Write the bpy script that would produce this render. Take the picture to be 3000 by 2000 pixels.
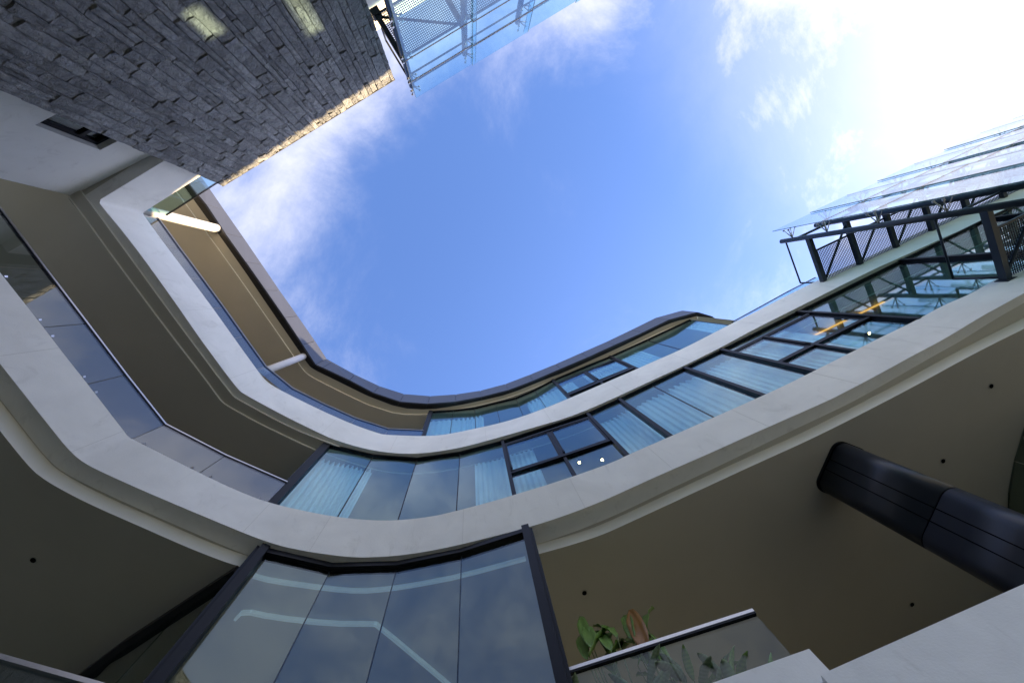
import bpy, math, random
from mathutils import Vector, Matrix

random.seed(7)
for o in list(bpy.data.objects):
    bpy.data.objects.remove(o, do_unlink=True)
scene = bpy.context.scene
COL = scene.collection

# ------------------------------------------------------------------ camera
F = 1333.3            # focal length in pixels of the 3000 px wide photograph (16 mm lens)
ZX, ZY = 1377.0, 855.0  # where the zenith lies in the photograph
CAMZ = 1.2            # camera height above the courtyard paving
EYE = Vector((0, 0, CAMZ))
z0 = Vector((ZX - 1500, ZY - 1000, F)).normalized()
ROT = z0.rotation_difference(Vector((0, 0, 1))).to_matrix()
cam = bpy.data.cameras.new('camera')
cam.sensor_width = 36.0
cam.lens = 36.0 * F / 3000.0
cam.clip_start = 0.05
cam.clip_end = 2000
camo = bpy.data.objects.new('camera', cam)
COL.objects.link(camo)
cx, cy, cz = ROT @ Vector((1, 0, 0)), ROT @ Vector((0, -1, 0)), -(ROT @ Vector((0, 0, 1)))
camo.matrix_world = Matrix(((cx.x, cy.x, cz.x, 0), (cx.y, cy.y, cz.y, 0), (cx.z, cy.z, cz.z, CAMZ), (0, 0, 0, 1)))
scene.camera = camo

def ray(px, py):
    return ROT @ Vector((px - 1500, py - 1000, F))
def plan(px, py):
    v = ray(px, py)
    return (v.x / v.z, v.y / v.z)
def P(px, py, h):
    u, v = plan(px, py)
    return Vector((u * h, v * h, h + CAMZ))

# ------------------------------------------------------------------ light and sky
SUN_AZ = Vector((0.902, 0.431, 0)).normalized()
SUN_EL = math.radians(23.3)
SUN = (SUN_AZ * math.cos(SUN_EL) + Vector((0, 0, math.sin(SUN_EL)))).normalized()
EXPOSURE = 1.92
world = bpy.data.worlds.new('World')
scene.world = world
world.use_nodes = True
wn, wl = world.node_tree.nodes, world.node_tree.links
wn.clear()
def wnode(t, **k):
    n = wn.new(t)
    for a, b in k.items():
        setattr(n, a, b)
    return n
def wmath(op, a, b=None, c=None, clamp=False):
    n = wn.new('ShaderNodeMath'); n.operation = op; n.use_clamp = clamp
    for i, v in enumerate((a, b, c)):
        if v is None: continue
        if isinstance(v, (int, float)): n.inputs[i].default_value = v
        else: wl.new(v, n.inputs[i])
    return n.outputs[0]
sky = wnode('ShaderNodeTexSky', sky_type='NISHITA', sun_disc=False)
sky.sun_elevation = SUN_EL
sky.sun_rotation = math.atan2(SUN_AZ.x, SUN_AZ.y)
sky.altitude = 0
sky.air_density = 1.0
sky.dust_density = 1.2
sky.ozone_density = 6.0
tc = wnode('ShaderNodeTexCoord')
sep = wnode('ShaderNodeSeparateXYZ')
wl.new(tc.outputs['Generated'], sep.inputs[0])
zc = wmath('MAXIMUM', sep.outputs['Z'], 0.12)
su = wmath('DIVIDE', sep.outputs['X'], zc)
sv = wmath('DIVIDE', sep.outputs['Y'], zc)
comb = wnode('ShaderNodeCombineXYZ')
wl.new(su, comb.inputs[0]); wl.new(sv, comb.inputs[1])
mp = wnode('ShaderNodeMapping')
mp.inputs['Rotation'].default_value = (0, 0, math.radians(38))
mp.inputs['Scale'].default_value = (1.1, 0.9, 1)
wl.new(comb.outputs[0], mp.inputs[0])
def noise(scale, detail, rough, dist, vec, off=0.0):
    n = wnode('ShaderNodeTexNoise')
    n.inputs['Scale'].default_value = scale
    n.inputs['Detail'].default_value = detail
    n.inputs['Roughness'].default_value = rough
    n.inputs['Distortion'].default_value = dist
    add = wnode('ShaderNodeVectorMath', operation='ADD')
    add.inputs[1].default_value = (off, off * 0.7, off * 1.3)
    wl.new(vec, add.inputs[0]); wl.new(add.outputs[0], n.inputs['Vector'])
    return n.outputs['Fac']
n_big = noise(1.1, 4, 0.55, 0.4, comb.outputs[0], 5.3)
n_fine = noise(2.8, 13, 0.68, 0.40, mp.outputs[0], 2.1)
def bank(px, py, rx, ry, rot, gain):
    """a cloud bank round one point of the sky: 1 in its middle, 0 outside"""
    u, v = plan(px, py)
    c, s = math.cos(rot), math.sin(rot)
    du, dv = wmath('SUBTRACT', su, u), wmath('SUBTRACT', sv, v)
    a = wmath('DIVIDE', wmath('ADD', wmath('MULTIPLY', du, c), wmath('MULTIPLY', dv, s)), rx)
    b = wmath('DIVIDE', wmath('SUBTRACT', wmath('MULTIPLY', dv, c), wmath('MULTIPLY', du, s)), ry)
    d = wmath('SQRT', wmath('ADD', wmath('MULTIPLY', a, a), wmath('MULTIPLY', b, b)))
    return wmath('MULTIPLY', wmath('SUBTRACT', 1.0, d, clamp=True), gain)
cover = wmath('MULTIPLY', wmath('SUBTRACT', n_big, 0.47), 2.5)
far = wmath('MULTIPLY', wmath('SUBTRACT', wmath('SQRT', wmath('ADD', wmath('MULTIPLY', su, su), wmath('MULTIPLY', sv, sv))), 0.55), 0.55)
cover = wmath('ADD', cover, wmath('MINIMUM', far, 0.40))
for args in ((940, 390, 0.50, 0.17, math.radians(-48), 0.72), (780, 660, 0.50, 0.26, math.radians(62), 0.26),
             (1650, -60, 0.70, 0.34, math.radians(10), 0.24), (2700, 100, 0.60, 0.45, math.radians(30), 0.08),
             (1500, 1000, 0.55, 0.42, 0.0, -0.30), (1700, 330, 0.62, 0.42, 0.0, -0.42), (1250, -560, 1.1, 0.62, 0.0, 0.22)):
    cover = wmath('ADD', cover, bank(*args))
amp_ = wmath('ADD', 2.5, wmath('MULTIPLY', wmath('MINIMUM', wmath('MAXIMUM', far, 0.0), 0.4), 6.0))
dens = wmath('ADD', wmath('MULTIPLY', wmath('SUBTRACT', n_fine, 0.5), amp_), wmath('SUBTRACT', wmath('MULTIPLY', cover, 1.5), 0.22))
dens_c = wnode('ShaderNodeMapRange', interpolation_type='SMOOTHERSTEP')
dens_c.inputs['From Min'].default_value = -0.75
dens_c.inputs['From Max'].default_value = 1.45
wl.new(dens, dens_c.inputs['Value'])
veil = wnode('ShaderNodeMapRange', interpolation_type='SMOOTHSTEP')
wl.new(wmath('ADD', bank(3050, -20, 1.22, 0.92, math.radians(20), 1.0), wmath('MULTIPLY', wmath('SUBTRACT', n_fine, 0.5), 0.22)), veil.inputs['Value'])
veil.inputs['From Min'].default_value = 0.0; veil.inputs['From Max'].default_value = 0.95
mask = wmath('MULTIPLY', wmath('MAXIMUM', dens_c.outputs['Result'], wmath('MULTIPLY', veil.outputs['Result'], 0.9)), 0.97)
cloud_rgb = wnode('ShaderNodeRGB'); cloud_rgb.outputs[0].default_value = (2.15, 2.15, 2.50, 1)
dotn = wnode('ShaderNodeVectorMath', operation='DOT_PRODUCT')
wl.new(tc.outputs['Generated'], dotn.inputs[0]); dotn.inputs[1].default_value = SUN
fwd = wmath('POWER', wmath('MAXIMUM', dotn.outputs['Value'], 0.0), 5.0)
gain = wmath('ADD', 1.0, wmath('MULTIPLY', fwd, 1.6))
cl = wnode('ShaderNodeVectorMath', operation='SCALE')
wl.new(cloud_rgb.outputs[0], cl.inputs[0]); wl.new(gain, cl.inputs['Scale'])
tint = wnode('ShaderNodeMix', data_type='RGBA', blend_type='MULTIPLY')
tint.inputs['Factor'].default_value = 1.0
wl.new(sky.outputs[0], tint.inputs['A'])
tint.inputs['B'].default_value = (0.79, 0.745, 0.83, 1)
mixs = wnode('ShaderNodeMix', data_type='RGBA')
wl.new(mask, mixs.inputs['Factor'])
wl.new(tint.outputs['Result'], mixs.inputs['A']); wl.new(cl.outputs[0], mixs.inputs['B'])
bg = wnode('ShaderNodeBackground'); bg.inputs['Strength'].default_value = 0.15
wl.new(mixs.outputs['Result'], bg.inputs['Color'])
wo = wnode('ShaderNodeOutputWorld'); wl.new(bg.outputs[0], wo.inputs['Surface'])

sun = bpy.data.lights.new('sun', 'SUN')
sun.energy = 5.0
sun.angle = math.radians(0.6)
sun.color = (1.0, 0.75, 0.42)
suno = bpy.data.objects.new('sun', sun)
COL.objects.link(suno)
suno.rotation_euler = (-SUN).to_track_quat('-Z', 'Y').to_euler()
suno.location = SUN * 60

scene.view_settings.view_transform = 'Standard'
scene.view_settings.look = 'None'
scene.view_settings.exposure = EXPOSURE
scene.view_settings.gamma = 1.0
scene.view_settings.use_curve_mapping = False
cy_ = scene.cycles
cy_.use_denoising = True
cy_.max_bounces = 8
cy_.diffuse_bounces = 4
cy_.glossy_bounces = 4
cy_.transmission_bounces = 4
cy_.transparent_max_bounces = 32
cy_.caustics_reflective = False
cy_.caustics_refractive = False
cy_.sample_clamp_indirect = 6.0

# ------------------------------------------------------------------ materials
def new_mat(name):
    m = bpy.data.materials.new(name); m.use_nodes = True
    nt = m.node_tree
    b = nt.nodes['Principled BSDF']
    return m, nt, b
def paint(name, rgb, rough=0.6, var=0.0, scale=1.5, bump=0.0, bscale=60, metal=0.0, spec=0.5, stain=None, streak=False):
    """a plain surface: colour with soft mottling, optional stains and fine relief"""
    m, nt, b = new_mat(name)
    N, L = nt.nodes, nt.links
    b.inputs['Roughness'].default_value = rough
    b.inputs['Metallic'].default_value = metal
    b.inputs['Specular IOR Level'].default_value = spec
    b.inputs['Base Color'].default_value = (*rgb, 1)
    if var or bump:
        t = N.new('ShaderNodeTexCoord')
    if var:
        n = N.new('ShaderNodeTexNoise'); n.inputs['Scale'].default_value = scale
        n.inputs['Detail'].default_value = 9; n.inputs['Roughness'].default_value = 0.62
        n.inputs['Distortion'].default_value = 0.6
        L.new(t.outputs['Object'], n.inputs['Vector'])
        r = N.new('ShaderNodeMapRange')
        r.inputs['From Min'].default_value = 0.3; r.inputs['From Max'].default_value = 0.7
        r.inputs['To Min'].default_value = 1 - var; r.inputs['To Max'].default_value = 1 + var * 0.6
        L.new(n.outputs['Fac'], r.inputs['Value'])
        mul = N.new('ShaderNodeMix'); mul.data_type = 'RGBA'; mul.blend_type = 'MULTIPLY'
        mul.inputs['Factor'].default_value = 1
        mul.inputs['A'].default_value = (*rgb, 1)
        L.new(r.outputs['Result'], mul.inputs['B'])
        out = mul.outputs['Result']
        if stain:
            mpn = N.new('ShaderNodeMapping')
            mpn.inputs['Scale'].default_value = (1, 1, 0.35) if streak else (1, 1, 1)
            L.new(t.outputs['Object'], mpn.inputs['Vector'])
            n2 = N.new('ShaderNodeTexNoise'); n2.inputs['Scale'].default_value = scale * 2.4
            n2.inputs['Detail'].default_value = 12; n2.inputs['Roughness'].default_value = 0.7
            n2.inputs['Distortion'].default_value = 1.2
            L.new(mpn.outputs[0], n2.inputs['Vector'])
            r2 = N.new('ShaderNodeMapRange')
            r2.inputs['From Min'].default_value = 0.56; r2.inputs['From Max'].default_value = 0.78
            r2.inputs['To Min'].default_value = 0; r2.inputs['To Max'].default_value = 0.55
            L.new(n2.outputs['Fac'], r2.inputs['Value'])
            mx = N.new('ShaderNodeMix'); mx.data_type = 'RGBA'
            L.new(r2.outputs['Result'], mx.inputs['Factor'])
            L.new(out, mx.inputs['A']); mx.inputs['B'].default_value = (*stain, 1)
            out = mx.outputs['Result']
        L.new(out, b.inputs['Base Color'])
    if bump:
        n3 = N.new('ShaderNodeTexNoise'); n3.inputs['Scale'].default_value = bscale
        n3.inputs['Detail'].default_value = 6; n3.inputs['Roughness'].default_value = 0.6
        L.new(t.outputs['Object'], n3.inputs['Vector'])
        bp = N.new('ShaderNodeBump'); bp.inputs['Strength'].default_value = bump; bp.inputs['Distance'].default_value = 0.01
        L.new(n3.outputs['Fac'], bp.inputs['Height']); L.new(bp.outputs[0], b.inputs['Normal'])
    return m
def glass(name, tint=(0.80, 0.92, 0.92), r0=0.045, rough=0.0, wobble=0.0, boost=1.0, sheen=(0.97, 0.98, 1.0)):
    """clear pane: a Fresnel mirror over a tinted see-through sheet"""
    m = bpy.data.materials.new(name); m.use_nodes = True
    nt = m.node_tree; N, L = nt.nodes, nt.links
    N.clear()
    g = N.new('ShaderNodeNewGeometry')
    d = N.new('ShaderNodeVectorMath'); d.operation = 'DOT_PRODUCT'
    L.new(g.outputs['Normal'], d.inputs[0]); L.new(g.outputs['Incoming'], d.inputs[1])
    def mt(op, a, b=None):
        n = N.new('ShaderNodeMath'); n.operation = op
        for i, v in enumerate((a, b)):
            if v is None: continue
            if isinstance(v, (int, float)): n.inputs[i].default_value = v
            else: L.new(v, n.inputs[i])
        return n.outputs[0]
    k = mt('SUBTRACT', 1.0, mt('ABSOLUTE', d.outputs['Value']))
    f = mt('ADD', r0, mt('MULTIPLY', mt('POWER', k, 4.6), (1 - r0) * boost))
    tr = N.new('ShaderNodeBsdfTransparent'); tr.inputs[0].default_value = (*tint, 1)
    gl = N.new('ShaderNodeBsdfGlossy'); gl.inputs['Roughness'].default_value = rough
    gl.inputs['Color'].default_value = (*sheen, 1)
    if wobble:
        t = N.new('ShaderNodeTexCoord')
        n = N.new('ShaderNodeTexNoise'); n.inputs['Scale'].default_value = 0.9; n.inputs['Detail'].default_value = 1
        L.new(t.outputs['Object'], n.inputs['Vector'])
        bp = N.new('ShaderNodeBump'); bp.inputs['Strength'].default_value = 1.0; bp.inputs['Distance'].default_value = wobble
        L.new(n.outputs['Fac'], bp.inputs['Height']); L.new(bp.outputs[0], gl.inputs['Normal'])
    mx = N.new('ShaderNodeMixShader')
    L.new(f, mx.inputs[0]); L.new(tr.outputs[0], mx.inputs[1]); L.new(gl.outputs[0], mx.inputs[2])
    o = N.new('ShaderNodeOutputMaterial'); L.new(mx.outputs[0], o.inputs[0])
    return m
def cloth(name, rgb):
    m = bpy.data.materials.new(name); m.use_nodes = True
    nt = m.node_tree; N, L = nt.nodes, nt.links
    N.clear()
    a = N.new('ShaderNodeBsdfDiffuse'); a.inputs[0].default_value = (*rgb, 1)
    b = N.new('ShaderNodeBsdfTranslucent'); b.inputs[0].default_value = (*rgb, 1)
    c = N.new('ShaderNodeBsdfTransparent')
    mx = N.new('ShaderNodeMixShader'); mx.inputs[0].default_value = 0.3
    L.new(a.outputs[0], mx.inputs[1]); L.new(b.outputs[0], mx.inputs[2])
    mx2 = N.new('ShaderNodeMixShader'); mx2.inputs[0].default_value = 0.06
    L.new(mx.outputs[0], mx2.inputs[1]); L.new(c.outputs[0], mx2.inputs[2])
    o = N.new('ShaderNodeOutputMaterial'); L.new(mx2.outputs[0], o.inputs[0])
    return m
def emit(name, rgb, s):
    m, nt, b = new_mat(name)
    b.inputs['Emission Color'].default_value = (*rgb, 1); b.inputs['Emission Strength'].default_value = s
    b.inputs['Base Color'].default_value = (*rgb, 1)
    return m
def stone_mat(name):
    m, nt, b = new_mat(name)
    N, L = nt.nodes, nt.links
    t = N.new('ShaderNodeTexCoord'); oi = N.new('ShaderNodeObjectInfo')
    g = N.new('ShaderNodeNewGeometry')
    n = N.new('ShaderNodeTexNoise'); n.inputs['Scale'].default_value = 9; n.inputs['Detail'].default_value = 12; n.inputs['Roughness'].default_value = 0.68
    L.new(g.outputs['Position'], n.inputs['Vector'])
    cr = N.new('ShaderNodeValToRGB')
    cr.color_ramp.elements[0].position = 0.28; cr.color_ramp.elements[0].color = (0.18, 0.183, 0.192, 1)
    cr.color_ramp.elements[1].position = 0.75; cr.color_ramp.elements[1].color = (0.47, 0.47, 0.475, 1)
    L.new(n.outputs['Fac'], cr.inputs[0])
    r = N.new('ShaderNodeMapRange'); r.inputs['To Min'].default_value = 0.72; r.inputs['To Max'].default_value = 1.25
    L.new(oi.outputs['Random'], r.inputs['Value'])
    mul = N.new('ShaderNodeMix'); mul.data_type = 'RGBA'; mul.blend_type = 'MULTIPLY'; mul.inputs['Factor'].default_value = 1
    L.new(cr.outputs[0], mul.inputs['A']); L.new(r.outputs[0], mul.inputs['B'])
    L.new(mul.outputs['Result'], b.inputs['Base Color'])
    b.inputs['Roughness'].default_value = 0.85
    n2 = N.new('ShaderNodeTexNoise'); n2.inputs['Scale'].default_value = 16; n2.inputs['Detail'].default_value = 10; n2.inputs['Roughness'].default_value = 0.7
    n2.inputs['Distortion'].default_value = 0.5
    L.new(g.outputs['Position'], n2.inputs['Vector'])
    bp = N.new('ShaderNodeBump'); bp.inputs['Strength'].default_value = 1.0; bp.inputs['Distance'].default_value = 0.11
    L.new(n2.outputs['Fac'], bp.inputs['Height']); L.new(bp.outputs[0], b.inputs['Normal'])
    return m
def leaf_mat(name, a, c):
    m, nt, b = new_mat(name)
    N, L = nt.nodes, nt.links
    t = N.new('ShaderNodeTexCoord')
    w = N.new('ShaderNodeTexWave'); w.inputs['Scale'].default_value = 9; w.inputs['Distortion'].default_value = 1.2
    w.bands_direction = 'Y'
    L.new(t.outputs['Object'], w.inputs['Vector'])
    n = N.new('ShaderNodeTexNoise'); n.inputs['Scale'].default_value = 6; n.inputs['Detail'].default_value = 5
    L.new(t.outputs['Object'], n.inputs['Vector'])
    mx = N.new('ShaderNodeMix'); mx.data_type = 'RGBA'
    ad = N.new('ShaderNodeMath'); ad.operation = 'MULTIPLY_ADD'; ad.inputs[1].default_value = 0.35
    L.new(w.outputs['Fac'], ad.inputs[0]); L.new(n.outputs['Fac'], ad.inputs[2])
    L.new(ad.outputs[0], mx.inputs['Factor'])
    mx.inputs['A'].default_value = (*a, 1); mx.inputs['B'].default_value = (*c, 1)
    L.new(mx.outputs['Result'], b.inputs['Base Color'])
    b.inputs['Roughness'].default_value = 0.4
    return m
M = {
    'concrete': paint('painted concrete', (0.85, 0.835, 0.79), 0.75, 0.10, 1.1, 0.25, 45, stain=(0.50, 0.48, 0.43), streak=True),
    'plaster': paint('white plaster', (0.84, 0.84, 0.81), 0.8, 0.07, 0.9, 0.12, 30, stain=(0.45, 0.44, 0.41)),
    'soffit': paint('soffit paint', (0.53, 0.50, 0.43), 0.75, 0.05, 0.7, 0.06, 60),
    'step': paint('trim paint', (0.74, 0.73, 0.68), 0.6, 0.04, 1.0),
    'roofmetal': paint('roof edge metal', (0.066, 0.074, 0.105), 0.42, 0.05, 1.2, spec=0.3),
    'black': paint('black soffit metal', (0.012, 0.012, 0.013), 0.45),
    'frame': paint('black aluminium', (0.009, 0.010, 0.014), 0.42, spec=0.16),
    'column': paint('dark column cladding', (0.016, 0.020, 0.030), 0.36, 0.12, 2.0, spec=0.4),
    'steel': paint('dark blue steel paint', (0.024, 0.034, 0.048), 0.40, 0.1, 3.0, spec=0.35),
    'inox': paint('stainless steel', (0.50, 0.48, 0.46), 0.34, metal=1.0),
    'pole': paint('pale pole paint', (0.60, 0.58, 0.57), 0.55, 0.06, 2.0),
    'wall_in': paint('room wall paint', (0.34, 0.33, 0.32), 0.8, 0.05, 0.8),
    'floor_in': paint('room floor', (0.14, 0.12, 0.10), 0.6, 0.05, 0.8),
    'paving': paint('courtyard paving', (0.36, 0.37, 0.285), 0.8, 0.15, 0.6),
    'cladding': paint('tower cladding', (0.42, 0.40, 0.37), 0.7, 0.05, 0.2),
    'pane': glass('facade glass', (0.80, 0.96, 1.0), 0.05, wobble=0.003, sheen=(0.86, 0.96, 1.0)),
    'bay': glass('bay window glass', (0.84, 0.93, 0.96), 0.05, wobble=0.003, sheen=(0.80, 0.93, 1.0)),
    'dark_pane': glass('dark glass', (0.5, 0.58, 0.57), 0.04),
    'rail_glass': glass('balustrade glass', (0.74, 0.79, 0.80), 0.085),
    'screen': glass('screen glass', (0.72, 0.90, 0.94), 0.07),
    'clear': glass('clear balustrade glass', (0.86, 0.92, 0.92), 0.02, boost=0.55),
    'edge': paint('polished glass edge', (0.10, 0.22, 0.20), 0.1),
    'seal': paint('amber joint seal', (0.80, 0.47, 0.15), 0.4),
    'curtain': cloth('sheer curtain', (0.88, 0.93, 0.95)),
    'stone': stone_mat('split grey stone'),
    'mortar': paint('dark joint', (0.07, 0.07, 0.075), 0.9),
    'leaf': leaf_mat('green leaf', (0.075, 0.165, 0.032), (0.20, 0.32, 0.07)),
    'leaf_pale': leaf_mat('pale leaf', (0.09, 0.15, 0.06), (0.22, 0.29, 0.15)),
    'leaf_dry': leaf_mat('dry leaf', (0.19, 0.075, 0.016), (0.38, 0.18, 0.04)),
    'stem': paint('leaf stem', (0.13, 0.17, 0.06), 0.5),
    'soil': paint('soil', (0.05, 0.035, 0.022), 0.95, 0.2, 8),
    'glow': emit('warm lamp', (1.0, 0.62, 0.26), 7.0),
    'cove': emit('warm strip light', (1.0, 0.42, 0.09), 0.4),
    'led': emit('linear light', (0.80, 0.95, 1.0), 0.024),  # faint emission for the pale lines on the bay ceiling
    'joint': paint('joint filler', (0.69, 0.675, 0.63), 0.8),
    'hole': paint('lamp recess', (0.006, 0.006, 0.006), 0.8, spec=0.0),
}

# ------------------------------------------------------------------ builders
def link(o, parent=None):
    COL.objects.link(o)
    if parent: o.parent = parent
    return o
def thing(name, label, cat, group=None, loc=None):
    o = bpy.data.objects.new(name, None)
    o.empty_display_size = 0.2
    COL.objects.link(o)
    if loc is not None: o.location = loc
    o['label'] = label; o['category'] = cat
    if group: o['group'] = group
    return o
def tag(o, label, cat, group=None):
    o['label'] = label; o['category'] = cat
    if group: o['group'] = group
    return o
class MB:
    def __init__(self): self.v = []; self.f = []
    def quad(self, *p):
        i = len(self.v); self.v += [tuple(x) for x in p]; self.f.append(tuple(range(i, i + len(p))))
    def hexa(self, a, b):
        """a solid between two loops of equal length"""
        n = len(a); i = len(self.v)
        self.v += [tuple(x) for x in a] + [tuple(x) for x in b]
        self.f.append(tuple(range(i + n - 1, i - 1, -1))); self.f.append(tuple(range(i + n, i + 2 * n)))
        for k in range(n):
            j = (k + 1) % n
            self.f.append((i + k, i + j, i + n + j, i + n + k))
    def bar(self, p, q, w, d, up=Vector((0, 0, 1))):
        p, q = Vector(p), Vector(q)
        t = (q - p).normalized()
        s = t.cross(up)
        if s.length < 1e-4: s = t.cross(Vector((1, 0, 0)))
        s.normalize(); n = s.cross(t).normalized()
        c = [(-w / 2, -d / 2), (w / 2, -d / 2), (w / 2, d / 2), (-w / 2, d / 2)]
        self.hexa([p + s * a + n * b for a, b in c], [q + s * a + n * b for a, b in c])
    def tube(self, p, q, r, n=14, r2=None):
        p, q = Vector(p), Vector(q)
        t = (q - p).normalized(); s = t.orthogonal().normalized(); m = t.cross(s)
        r2 = r if r2 is None else r2
        cs = [(math.cos(2 * math.pi * k / n), math.sin(2 * math.pi * k / n)) for k in range(n)]
        self.hexa([p + s * a * r + m * b * r for a, b in cs], [q + s * a * r2 + m * b * r2 for a, b in cs])
    def build(self, name, mat, parent=None, smooth=False):
        me = bpy.data.meshes.new(name)
        me.from_pydata(self.v, [], self.f); me.update()
        import bmesh
        bm = bmesh.new(); bm.from_mesh(me)
        bmesh.ops.recalc_face_normals(bm, faces=bm.faces); bm.to_mesh(me); bm.free()
        me.materials.append(M[mat] if isinstance(mat, str) else mat)
        if smooth:
            me.polygons.foreach_set('use_smooth', [len(p.vertices) <= 4 for p in me.polygons])
        return link(bpy.data.objects.new(name, me), parent)
def chaikin(pts, it):
    for _ in range(it):
        out = [pts[0]]
        for a, b in zip(pts, pts[1:]):
            out.append((a[0] * .75 + b[0] * .25, a[1] * .75 + b[1] * .25))
            out.append((a[0] * .25 + b[0] * .75, a[1] * .25 + b[1] * .75))
        out.append(pts[-1]); pts = out
    return pts
def az(px, py):
    u, v = plan(px, py)
    t = math.atan2(v, u)
    return t + 2 * math.pi if t < -math.pi / 2 else t
class Curve:
    """an edge of the courtyard: distance from the camera's plumb line for each bearing"""
    def __init__(self, pts, h, smooth=2, add=0.0):
        pts = chaikin(pts, smooth)
        q = sorted((az(*p), math.hypot(*plan(*p)) * h + add) for p in pts)
        self.q = q; self.h = h
    def r(self, t):
        q = self.q
        if t <= q[0][0]: return q[0][1]
        if t >= q[-1][0]: return q[-1][1]
        lo, hi = 0, len(q) - 1
        while hi - lo > 1:
            m = (lo + hi) // 2
            if q[m][0] <= t: lo = m
            else: hi = m
        a, b = q[lo], q[hi]
        if b[0] - a[0] < 1e-9: return a[1]
        # straight segment in plan between the two samples
        (t0, r0), (t1, r1) = a, b
        den = r0 * math.sin(t0 - t) - r1 * math.sin(t1 - t)
        x0, y0, x1, y1 = r0 * math.cos(t0), r0 * math.sin(t0), r1 * math.cos(t1), r1 * math.sin(t1)
        c, s = math.cos(t), math.sin(t)
        dx, dy = x1 - x0, y1 - y0
        k = c * dy - s * dx
        return (x0 * dy - y0 * dx) / k if abs(k) > 1e-9 else r0
    def at(self, t, h=None, out=0.0, f=1.0):
        r = self.r(t) * f + out
        return Vector((r * math.cos(t), r * math.sin(t), (self.h if h is None else h) + CAMZ))
    def tangent(self, t):
        d = (self.at(t + 0.004) - self.at(t - 0.004)); d.z = 0
        return d.normalized()
def steps(t0, t1, n):
    return [t0 + (t1 - t0) * k / n for k in range(n + 1)]
def loft(name, ca, ha, cb, hb, t0, t1, n, mat, parent, oa=0.0, ob=0.0, smooth=True):
    m = MB()
    ts = steps(t0, t1, n)
    m.v = [tuple(ca.at(t, ha, oa)) for t in ts] + [tuple(cb.at(t, hb, ob)) for t in ts]
    m.f = [(k, k + 1, n + 2 + k, n + 1 + k) for k in range(n)]
    o = m.build(name, mat, parent, smooth)
    return o
def slab(name, ca, ha, cb, hb, t0, t1, n, mat, parent, thick):
    """a fascia: front face, top, back and bottom, thick metres deep"""
    m = MB(); ts = steps(t0, t1, n)
    rows = [[tuple(ca.at(t, ha)) for t in ts], [tuple(cb.at(t, hb)) for t in ts],
            [tuple(cb.at(t, hb, thick)) for t in ts], [tuple(ca.at(t, ha, thick)) for t in ts]]
    for r in rows: m.v += r
    w = n + 1
    for a in range(4):
        b = (a + 1) % 4
        for k in range(n): m.f.append((a * w + k, a * w + k + 1, b * w + k + 1, b * w + k))
    m.f.append((0, w, 2 * w, 3 * w)); m.f.append((n, w + n, 2 * w + n, 3 * w + n))
    o = m.build(name, mat, parent)
    o.data.polygons.foreach_set('use_smooth', [False] * len(o.data.polygons))
    # smooth along the curve, sharp at the arrises
    o.data.polygons.foreach_set('use_smooth', [len(p.vertices) == 4 for p in o.data.polygons])
    es = o.data.edges
    for e in es:
        a, b = e.vertices
        e.use_edge_sharp = (a // w == b // w)
    return o

# ------------------------------------------------------------------ measured edges (photograph pixels)
A0p = [(-400, 562), (0, 1065), (160, 1267), (198, 1314), (242, 1354), (315, 1390), (425, 1439), (595, 1511), (787, 1590), (893, 1614), (1004, 1629), (1055, 1632),
       (1098, 1631), (1161, 1627), (1225, 1619), (1310, 1603), (1395, 1583), (1559, 1541), (1650, 1511), (1712, 1488), (1776, 1462), (1840, 1433), (1925, 1394),
       (2066, 1333), (2212, 1267), (2425, 1174), (2476, 1148), (2553, 1108), (2680, 1038), (2765, 994), (2876, 926), (2925, 900), (3000, 858), (3600, 545), (4300, 190)]
A1p = [(-400, 280), (0, 798), (81, 900), (125, 956), (194, 1046), (258, 1126), (368, 1269), (378, 1281), (390, 1287), (409, 1296), (577, 1381), (697, 1438), (787, 1472),
       (906, 1499), (991, 1514), (1060, 1521), (1119, 1524), (1183, 1522), (1268, 1512), (1340, 1495), (1438, 1469), (1502, 1450), (1650, 1405), (1800, 1352),
       (1840, 1331), (1968, 1276), (2100, 1218), (2222, 1164), (2295, 1131), (2387, 1085), (2499, 1029), (2574, 991), (2639, 960), (2690, 935), (2765, 893),
       (2842, 862), (2902, 826), (2946, 806), (3000, 782), (3600, 480), (4300, 130)]
B0p = [(700, 335), (487, 468), (300, 581), (287, 589), (296, 602), (383, 706), (510, 881), (584, 989), (658, 1089), (700, 1143), (717, 1155), (831, 1217), (946, 1273), (976, 1286),
       (1038, 1306), (1094, 1319), (1155, 1327), (1206, 1329), (1262, 1325), (1334, 1314), (1400, 1298), (1500, 1270), (1604, 1240), (1655, 1225), (1719, 1201),
       (1805, 1163), (1910, 1114), (2000, 1073), (2117, 1015), (2200, 969), (2336, 901), (2550, 793), (2618, 763), (2885, 642), (3000, 589), (3500, 360), (4200, 40)]
B1p = [(800, 380), (588, 516), (430, 616), (417, 624), (425, 636), (487, 721), (553, 808), (622, 900), (688, 993), (751, 1080), (770, 1105), (788, 1122), (806, 1133), (834, 1149), (931, 1197),
       (1029, 1241), (1109, 1269), (1130, 1273), (1231, 1277), (1283, 1275), (1318, 1270), (1392, 1255), (1465, 1239), (1535, 1218), (1602, 1193), (1668, 1166),
       (1867, 1080), (1920, 1056), (2000, 1022), (2137, 951), (2195, 923), (2331, 852), (2404, 817), (2492, 776), (2550, 750), (2604, 723), (2754, 652), (2864, 602),
       (3000, 541), (3500, 320), (4200, 10)]
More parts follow.
